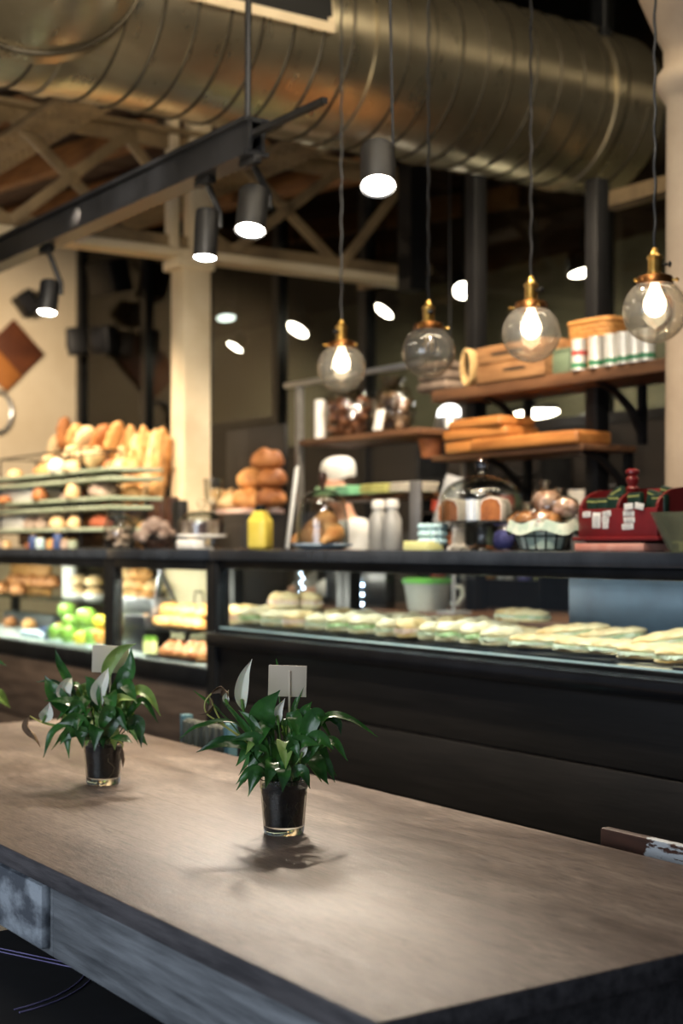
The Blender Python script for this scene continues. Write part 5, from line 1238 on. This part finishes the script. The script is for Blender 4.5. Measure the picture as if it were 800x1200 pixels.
t = thing('flower_pot', 'terracotta pot left of the stacked boards on the lower shelf', 'pot', (XY(505, 4.08), 4.08, LZ)); g = G(); g.lathe([(0, 0), (.045, 0), (.058, .07), (.062, .07), (.063, .086), (.056, .086), (.042, .008), (0, .008)], 28); g.build('pot_body', TERRA, t)
for k, (pa, pb__, z, hh, lab) in enumerate(((522, 556, 0, .05, 'lowest short board under the stack on the shelf'), (552, 676, 0, .055, 'longest orange wooden board on the lower shelf'), (521, 592, .056, .045, 'orange wooden board, second from top of its stack'), (525, 589, .102, .045, 'orange wooden board, topmost of its stack'))):
    a, b = XY(pa, 3.98), XY(pb__, 3.98); g = G(); g.box((0, 0, hh/2), (b-a, .2, hh), .014, None, 3)
    tag(g.build('chopping_board', BOARDW, None, ((a+b)/2, 4.07, LZ+z), (0, 0, R((0, 1, 3, -2)[k]))), lab, 'board', 'orange wooden boards')
t = thing('price_board', 'white board leaning behind the domed cake stand', 'board', (XY(508, 3.8), 3.88, 1.0)); g = G(); g.box((0, 0, .49), (.12, .01, .22), .003, (R(-12), R(12), 0)); g.box((0, .03, .2), (.012, .012, .4)); g.box((0, .03, .006), (.12, .1, .012)); g.build('board_sheet', M('grey_white_card', '#8d8f92', '#a4a6a8', .7), t)
# dark cabinet with loaves right of the column
g = G(); xa, xb = -7.02, -6.40
cbn = thing('dark_cabinet', 'dark cabinet right of the square column with loaves on top', 'cabinet', ((xa+xb)/2, 3.85, 0))
w_ = xb-xa; g.box((0, 0, .73), (w_, .26, 1.46), .006); g.box((0, .12, 1.69), (w_, .02, .48), .004); g.build('body', DPANEL, cbn)
for s in (-1, 1):
    g = G(); g.box((s*w_/4, -.136, .75), (w_/2-.02, .016, 1.3), .004); d = g.build('door', DPANEL, cbn); g = G(); g.tube([(s*.03, -.158, .75), (s*.03, -.158, .9)], .006, 8); g.build('handle', STEEL, d)
t = thing('bread_board', 'pale pink cloth-lined tray under the round loaves right of the column', 'tray', (-6.71, 3.85, 1.461)); g = G(); g.box((0, 0, .012), (w_*.98, .235, .024), .008); g.build('tray_body', M('pinkish_cloth', '#c9a79b', '#dcc3b8', .9), t)
for k, (px, z, r_, y, m, lab) in enumerate(((253, 0, .085, 3.82, BREADP, 'yellowish, leftmost'), (273, 0, .08, 3.79, BREADP, 'pale floury, second from left'), (294, .0, .08, 3.8, BREAD, 'third from left in the lower row'), (313, 0, .08, 3.84, BREADD, 'rightmost in the lower row'), (290, .1, .085, 3.85, BREAD, 'left in the middle row'), (312, .1, .08, 3.85, BREADD, 'right in the middle row'), (307, .195, .085, 3.85, BREADD, 'topmost of all'))):
    bread('round_loaf', 'round loaf right of the column, ' + lab, 'bread', (XY(px, 3.82), y, 1.486+z), r_*2.1, r_*1.9, r_*1.35, m, R(37*k), 2, 'round loaves right of the column')
# ------------------------------------------------------------------ kitchen behind
rkb = thing('jar_rack', 'dark rack with small colourful jars against the kitchen partition', 'rack', (XY(560, 4.85), 4.9, 0))
sx = rkb.location.x; xl_, xr_ = XY(497, 4.85)-sx, XY(640, 4.85)-sx
g = G()
for x in (xl_, xr_): g.b2((x-.015, -.1, 0), (x+.015, .1, 1.85))
for z in (1.12, 1.30, 1.48, 1.66): g.b2((xl_, -.1, z-.015), (xr_, .1, z))
g.build('rack_frame', FRAME, rkb)
rn = random.Random(5); cols = [M('red_jar', '#a33a28', '#bb4c36', .4), M('orange_jar', '#b8722c', '#cf8a3f', .4), YELLOWB, GREENB, PAPER, TERRA, STEEL, M('violet_jar', '#5a548c', '#6f6aa6', .4)]
for r_i, z in enumerate((1.12, 1.30, 1.48)):
    for k in range(7):
        hh = rn.uniform(.07, .12); rr = rn.uniform(.035, .05); m = cols[(k*3+r_i*2) % len(cols)] if k else cols[r_i % 2]
        t = thing('kitchen_jar', 'jar on the kitchen rack, %s from left on the %s level' % (ORD[k], ('lowest', 'middle', 'upper')[r_i]), 'jar', (sx+xl_+.09+k*(xr_-xl_-.15)/6, 4.88, z), 0, 'jars on the kitchen rack')
        g = G(); g.lathe([(0, 0), (rr, 0), (rr*1.02, .008), (rr, hh*.8), (rr*.8, hh*.88), (0, hh*.88)], 18); g.build('jar_body', m, t)
        g = G(); g.lathe([(0, hh*.88), (rr*.85, hh*.88), (rr*.85, hh), (0, hh)], 18); g.build('lid', BLACK if k % 2 else STEEL, t)
t = thing('hanging_cloth', 'white apron cloth hanging in the kitchen right of the rack', 'cloth', (XY(676, 4.7), 4.75, 0)); g = G(); vs, fs = [], []
for i in range(9):
    for j in range(13):
        u = j/12; vs.append((-.13+.26*u*(1-.25*(8-i)/8)+.04*(8-i)/8, .02*math.sin(u*15+i*.3), 1.12+.055*i))
for i in range(8):
    for j in range(12): fs.append((i*13+j, i*13+j+1, (i+1)*13+j+1, (i+1)*13+j))
b = bmesh.new(); vv = [b.verts.new(v) for v in vs]
for f in fs: b.faces.new([vv[q] for q in f])
bmesh.ops.solidify(b, geom=b.faces[:], thickness=.004); g.add(b); g.build('cloth_folds', CLOTHW, t)
g = G(); g.tube([(0, .02, 1.56), (0, .35, 1.6)], .008, 6); g.build('hook', STEEL, t)
def reflection_lamp(px, py, Y, r_, label, rot, mat=LAMP, sc=(1, 1, 1), drop=True):  # glowing discs added behind the glass in place of mirrored ceiling spots
    p = PY(px, py, Y); t = thing('reflection_spot', label, 'spotlight', p, 0, 'added discs imitating lamp reflections in the partition glass')
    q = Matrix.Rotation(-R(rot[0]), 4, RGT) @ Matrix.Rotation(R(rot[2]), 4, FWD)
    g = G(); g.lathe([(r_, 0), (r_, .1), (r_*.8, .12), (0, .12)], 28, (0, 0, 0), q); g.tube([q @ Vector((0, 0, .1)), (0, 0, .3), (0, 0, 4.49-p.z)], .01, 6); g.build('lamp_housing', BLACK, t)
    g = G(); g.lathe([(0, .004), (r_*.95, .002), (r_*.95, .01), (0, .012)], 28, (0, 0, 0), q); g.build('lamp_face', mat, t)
reflection_lamp(265, 373, 5.6, .075, 'pale bluish imitated lamp reflection in the partition glass right of the column', (14, 0, -5), COLDL); reflection_lamp(275, 407, 5.5, .065, 'white slanted imitated lamp reflection lowest in the pane right of the column', (12, 0, 30))
reflection_lamp(348, 387, 5.5, .085, 'white slanted imitated lamp reflection right of the second partition post', (22, 0, 28)); reflection_lamp(449, 365, 5.5, .072, 'white slanted imitated lamp reflection between the farthest and the unlit globe', (16, 0, 35)); reflection_lamp(543, 341, 5.5, .062, 'white imitated lamp reflection right above the unlit globe', (48, 0, 0)); reflection_lamp(684, 320, 5.5, .085, 'thin white imitated lamp reflection upper right in the dark partition', (8, 0, -9))
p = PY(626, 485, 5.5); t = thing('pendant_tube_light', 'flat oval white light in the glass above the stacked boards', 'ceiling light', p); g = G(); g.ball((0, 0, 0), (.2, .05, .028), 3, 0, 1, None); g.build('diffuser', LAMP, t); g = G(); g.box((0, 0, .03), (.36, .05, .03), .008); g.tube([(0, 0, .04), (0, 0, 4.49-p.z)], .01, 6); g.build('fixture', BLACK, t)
p = PY(527, 503, 4.62); t = thing('kitchen_pendant', 'small grey lamp with glowing white crown under the upper shelf', 'pendant lamp', p); g = G(); g.lathe([(.085, 0), (.07, .06), (.062, .065), (.078, 0)], 28); g.build('lamp_shade', STEEL, t); g = G(); g.lathe([(0, .13), (.03, .125), (.06, .1), (.066, .066), (0, .064)], 28); g.build('glowing_crown', EMIT('soft_white_glow', (1, .97, .92), 3), t)
g = G(); g.tube([(0, 0, .128), (0, 0, 4.49-p.z)], .005, 6); g.build('cord', BLACK, t)
# left wall decorations
p = PX(10, 417, XL)
t = thing('wall_picture', 'brown square picture hung diamond-wise on the cream wall', 'picture', p+Vector((.02, 0, 0)), 0, None, (R(45), 0, 0)); s_ = .32
g = G(); g.box((0, 0, 0), (.03, s_*1.5, s_*1.2), .004); g.build('picture_panel', M('two_tone_brown', '#4a2718', '#6a3a1f', .5, 0, 2), t); g = G(); g.box((.012, -s_*.45, 0), (.022, s_*.6, s_*1.19), .004); g.build('lighter_half', M('orange_brown_board', '#8c5526', '#a76a33', .5, 0, 3), t)
p = PX(-4, 483, XL); g = G(); g.tube([(0, .12*math.cos(a), .17*math.sin(a)) for a in [2*math.pi*k/32 for k in range(32)]], .016, 8, True); tag(g.build('wall_ring', STEEL, None, p+Vector((.03, 0, 0))), 'grey metal ring hung on the cream wall at the photo\'s left edge', 'ring')
p = PX(27, 357, XL); t = thing('wall_speaker', 'black wedge speaker high on the cream wall near the beam', 'speaker', p+Vector((.08, 0, 0)), 0, 'black speakers', (R(38), 0, 0)); g = G(); g.box((0, 0, 0), (.16, .15, .19), .01); g.build('cabinet', BLACK, t); g = G(); g.box((.083, 0, 0), (.008, .12, .16), .004); g.build('speaker_cloth', CLOTHK, t)
for k, (px, py, lab) in enumerate(((90, 400, 'black speaker at the corner of cream wall and glass partition'), (122, 398, 'black speaker hanging in front of the leftmost partition pane'))):
    p = PY(px, py, 4.9); t = thing('wall_speaker', lab, 'speaker', p, R(-20+50*k), 'black speakers'); g = G(); g.box((0, 0, 0), (.19, .16, .22), .012, (R(8), 0, 0)); g.build('cabinet', BLACK, t)
    g = G(); g.lathe([(0, .0), (.06, .0), (.07, .006), (0, .008)], 24, (0, 0, 0), Matrix.Translation((0, -.08, 0)) @ Matrix.Rotation(R(90), 4, 'X')); g.build('speaker_cone', CLOTHK, t); g = G(); g.tube([(0, .06, .05), (0, .17, .12)], .012, 6); g.build('bracket', BLACK, t)
p = PY(128, 325, 4.9); t = thing('wall_speaker', 'larger black speaker higher up below the roof truss', 'speaker', p, R(15), 'black speakers'); g = G(); g.box((0, 0, 0), (.3, .2, .26), .015, (R(14), 0, 0)); g.build('cabinet', BLACK, t); g = G(); g.tube([(0, .06, .05), (0, .18, .16)], .014, 6); g.build('bracket', BLACK, t)
# ------------------------------------------------------------------ the person in the kitchen
pp = PY(407, 600, 4.55)
pr = thing('person', 'person in white cap and white jacket facing sideways behind the shelf unit', 'person', (pp.x, 4.55, 0), math.atan2(.243, -.969))
def skinned(edges, pts, rad, root, name, mat, parent, sub=2):
    me = bpy.data.meshes.new(name); names = list(pts); ix = {n_: i for i, n_ in enumerate(names)}
    me.from_pydata([pts[n_] for n_ in names], [(ix[a], ix[b]) for a, b in edges], [])
    o = bpy.data.objects.new(name, me); COL.objects.link(o)
    m = o.modifiers.new('s', 'SKIN'); m.use_smooth_shade = True
    o.modifiers.new('u', 'SUBSURF').levels = sub
    for n_ in names:
        v = me.skin_vertices[0].data[ix[n_]]; r_ = rad[n_]; v.radius = r_ if isinstance(r_, tuple) else (r_, r_); v.use_root = (n_ == root)
    dg = bpy.context.evaluated_depsgraph_get(); dg.update()
    ev = o.evaluated_get(dg); new = bpy.data.meshes.new_from_object(ev)
    bpy.data.objects.remove(o); bpy.data.meshes.remove(me)
    return new
P_, R_, E_ = {}, {}, []
def jn(a, p, r, par=None):
    P_[a] = p; R_[a] = r
    if par: E_.append((par, a))
jn('hip', (0, 0, .95), (.15, .11)); jn('belly', (0, .005, 1.1), (.15, .11), 'hip'); jn('chest', (0, .01, 1.28), (.165, .115), 'belly'); jn('nb', (0, .0, 1.42), (.08, .07), 'chest'); jn('neck', (0, .02, 1.48), .052, 'nb'); jn('head', (0, .045, 1.56), .062, 'neck')
for s, n_ in ((-1, 'l'), (1, 'r')):
    jn('sh'+n_, (s*.17, 0, 1.385), .062, 'chest'); jn('el'+n_, (s*.25, .03, 1.12), .044, 'sh'+n_); jn('wr'+n_, (s*.17, .26, 1.04), .029, 'el'+n_); jn('pm'+n_, (s*.15, .32, 1.03), (.034, .018), 'wr'+n_)
    for q in range(4):
        a = (q-1.5)*.018; jn('f%d%s' % (q, n_), (s*.145+a, .375, 1.022), .0085, 'pm'+n_); jn('g%d%s' % (q, n_), (s*.143+a*1.1, .40+.006*(1.5-abs(q-1.5)), 1.003), .0075, 'f%d%s' % (q, n_))
    jn('t'+n_, (s*.115, .33, 1.02), .0095, 'pm'+n_); jn('u'+n_, (s*.098, .36, 1.01), .0085, 't'+n_)
    jn('th'+n_, (s*.09, 0, .84), .09, 'hip'); jn('kn'+n_, (s*.1, .015, .49), .06, 'th'+n_); jn('an'+n_, (s*.1, -.01, .1), .042, 'kn'+n_); jn('to'+n_, (s*.105, .13, .045), .036, 'an'+n_)
bm_ = skinned(E_, P_, R_, 'hip', 'body', SKIN, pr)
g = G(); g.bm.from_mesh(bm_)
hd = Matrix.Translation((0, .06, 1.615)) @ Matrix.Rotation(R(-14), 4, 'X')
b = bmesh.new(); bmesh.ops.create_icosphere(b, subdivisions=4, radius=1)
for v in b.verts:
    x, y, z = v.co
    w = 1 - .22*max(0, -z)**1.4
    q = Vector((x*.076*w, y*.096*(1-.08*max(0, -z)), z*.118))
    if y > 0: q.y -= .012*max(0, abs(x)-.2)
    if y > .5 and .02 < z < .28: q.y -= .008*math.exp(-((abs(x)-.42)/.16)**2)
    if y > .3 and z < -.55: q.y += .012
    v.co = q
g.add(b, hd)
g.pyd([(-.008, .092, .028), (.008, .092, .028), (-.018, .088, -.028), (.018, .088, -.028), (0, .122, -.022), (0, .1, -.036)], [(0, 1, 4), (0, 4, 2), (1, 3, 4), (2, 4, 5), (3, 5, 4), (0, 2, 3, 1), (2, 5, 3)], hd)
for s in (-1, 1):
    g.ball(hd @ Vector((s*.077, -.004, .0)), (.01, .018, .031), 2, .1)
nb0 = len(g.bm.faces)
for s in (-1, 1): g.ball(hd @ Vector((s*.031, .083, .014)), (.011, .008, .007), 2); g.box(hd @ Vector((s*.032, .088, .032)), (.026, .006, .004), .001)
nb1 = len(g.bm.faces)
g.ball(hd @ Vector((0, .088, -.058)), (.022, .008, .006), 2)
nb2 = len(g.bm.faces)
g.bm.faces.ensure_lookup_table()
for i in range(nb0, nb1): g.bm.faces[i].material_index = 1
for i in range(nb1, nb2): g.bm.faces[i].material_index = 2
g.build('body', [SKIN, M('dark_eye', '#2a1d16', '#33251c', .3), M('lip', '#9c5a50', '#a9665b', .5)], pr, None, None, 2)
g = G(); g.lathe([(.079, .0), (.083, .02), (.086, .05), (.084, .08), (.072, .105), (.05, .12), (.025, .127), (0, .129)], 28, (0, 0, 0), Matrix.Translation((0, .048, 1.665)) @ Matrix.Rotation(R(-8), 4, 'X') @ Matrix.Diagonal((1, 1.18, 1, 1))); g.build('hat', CLOTHW, pr)
g = G(); g.lathe([(.074, -.05), (.08, -.01), (.082, .02), (.07, .02), (.06, -.05)], 24, (0, 0, 0), Matrix.Translation((0, .03, 1.655)) @ Matrix.Rotation(R(-8), 4, 'X') @ Matrix.Diagonal((1, .95, 1, 1))); g.build('hair', M('dark_brown_hair', '#2a1d14', '#3a2a1e', .6), pr)
keep = ['hip', 'belly', 'chest', 'nb', 'shl', 'shr', 'ell', 'elr', 'wrl', 'wrr']
P2 = {k: P_[k] for k in keep}; P2['nb'] = (0, .0, 1.41); P2['hip'] = (0, 0, .9)
R2 = {k: tuple(x+.02 for x in (R_[k] if isinstance(R_[k], tuple) else (R_[k], R_[k]))) for k in keep}
jm = skinned([e for e in E_ if e[0] in keep and e[1] in keep], P2, R2, 'hip', 'jacket', CLOTHW, pr)
g = G(); g.bm.from_mesh(jm); g.build('jacket', CLOTHW, pr, None, None, 2)
tk = ['hip', 'thl', 'thr', 'knl', 'knr', 'anl', 'anr']
P3 = {k: P_[k] for k in tk}; R3 = {k: tuple(x+.016 for x in (R_[k] if isinstance(R_[k], tuple) else (R_[k], R_[k]))) for k in tk}; R3['hip'] = (.15, .118)
tm = skinned([e for e in E_ if e[0] in tk and e[1] in tk], P3, R3, 'hip', 'trousers', CLOTHK, pr)
g = G(); g.bm.from_mesh(tm); g.build('trousers', CLOTHK, pr, None, None, 2)
for s in (-1, 1): g = G(); g.box((s*.105, .06, .045), (.1, .27, .09), .035, None, 3); g.build('shoe', BLACK, pr)
g = G(); vs, fs = [], []
for i in range(11):
    for j in range(13):
        a = R(-62+124*j/12); z = .55+.62*i/10; ww = .2-.02*(i/10); vs.append((ww*math.sin(a), .015+(.155)*math.cos(a), z))
for i in range(10):
    for j in range(12): fs.append((i*13+j, i*13+j+1, (i+1)*13+j+1, (i+1)*13+j))
b = bmesh.new(); vv = [b.verts.new(v) for v in vs]
for f in fs: b.faces.new([vv[q] for q in f])
bmesh.ops.recalc_face_normals(b, faces=b.faces); bmesh.ops.solidify(b, geom=b.faces[:], thickness=.004); g.add(b); g.build('apron', CLOTHK, pr)
# ------------------------------------------------------------------ lights of the place and added unseen fills
WARM, COOL = (1, .80, .58), (.72, .84, 1)
spot((-7.1, 2.2, 3.3), (-7.25, 3.25, 1.5), 230, WARM, 60, .8, .05)
spot((-5.2, 2.3, 2.6), (-6.9, 3.6, 1.75), 100, WARM, 50, .8, .05)
spot((-9.0, 2.6, 3.2), (-11.6, 4.0, 1.9), 330, WARM, 80, .9, .08)
spot((-4.2, 3.4, 3.2), (-5.0, 4.1, 1.7), 170, WARM, 80, .9, .06)
spot((-3.2, 2.6, 2.9), (-3.3, 3.1, 1.3), 38, WARM, 75, .9, .05)
area((-2.0, 1.6, 3.3), (-2.4, 1.4, .75), 8, (1, .86, .7), 2.2, .5, 'table_fill')  # soft overall fill added above the table, without a fixture
spot((-3.98, 2.27, 2.26), (-1.95, 1.45, .75), 46, (1, .9, .78), 60, .9, .2)
area((-1.5, -2.6, 1.7), (-2.6, 1.0, .9), 44, (.8, .88, 1), 3.2, 2.0, 'window_light')
spot((-3.9, 1.0, 1.95), (-5.3, 2.6, 3.4), 95, (1, .82, .58), 105, .6, .25, 'duct_fill')  # unseen source without fixture, added to brighten the duct
for x_ in (-9.6, -8.0, -6.4, -5.0): spot((x_, 5.2, 2.6), (x_-.3, 6.2, 1.7), 22, (1, .95, .8), 125, .9, .03, 'kitchen_light')
area((-2.9, 2.7, 4.35), (-5.0, 3.4, 3.45), 60, (1, .84, .6), 4.0, .35, 'duct_highlight_fill')  # unseen strip added to give the duct its highlight band
spot((-6.2, 4.45, 2.66), (-6.75, 4.4, 1.5), 55, (1, .9, .76), 110, .9, .03, 'kitchen_light')
spot((-5.4, 1.7, 2.5), (-6.9, 2.95, 1.38), 170, WARM, 60, .9, .05)  # front fill added to brighten the jars and bread stand
point((-9, 2.4, 2.7), 11, (1, .75, .5), .03, 'roof_light')
w = bpy.data.worlds.new('world'); SC.world = w; w.use_nodes = True
bg = w.node_tree.nodes['Background']; bg.inputs[0].default_value = (.62, .72, .9, 1); bg.inputs[1].default_value = .10
spot((-2.2, 1.2, 3.3), (-4.6, 3.5, 1.45), 190, (1, .9, .76), 62, .9, .05)  # front fill added from the camera side for the dim worktop goods
spot((-4.2, 1.4, 3.2), (-6.0, 3.3, 1.5), 110, (1, .9, .76), 55, .9, .05)
# ------------------------------------------------------------------ camera
cd = bpy.data.cameras.new('camera'); cam = bpy.data.objects.new('camera', cd); COL.objects.link(cam); SC.camera = cam
cam.location = (0, 0, HC); cam.rotation_euler = (R(90), 0, math.atan2(CS, SN))
cd.sensor_width = 36; cd.lens = F/1200*36; cd.shift_y = (HY-600)/1200; cd.clip_start = .05
cd.dof.use_dof = True; cd.dof.focus_distance = 2.75; cd.dof.aperture_fstop = 2.9
SC.view_settings.view_transform = 'Standard'; SC.view_settings.look = 'None'; SC.view_settings.gamma = 1; SC.view_settings.exposure = 1.0
SC.view_settings.use_curve_mapping = False
SC.cycles.transparent_max_bounces = 32; SC.cycles.max_bounces = 10; SC.cycles.caustics_reflective = False; SC.cycles.caustics_refractive = False
SC.cycles.sample_clamp_indirect = 6
# prototypes never placed would float below the floor
for i, o in enumerate(protos):
    if not used[i]:
        for c in list(o.children): bpy.data.objects.remove(c)
        bpy.data.objects.remove(o)
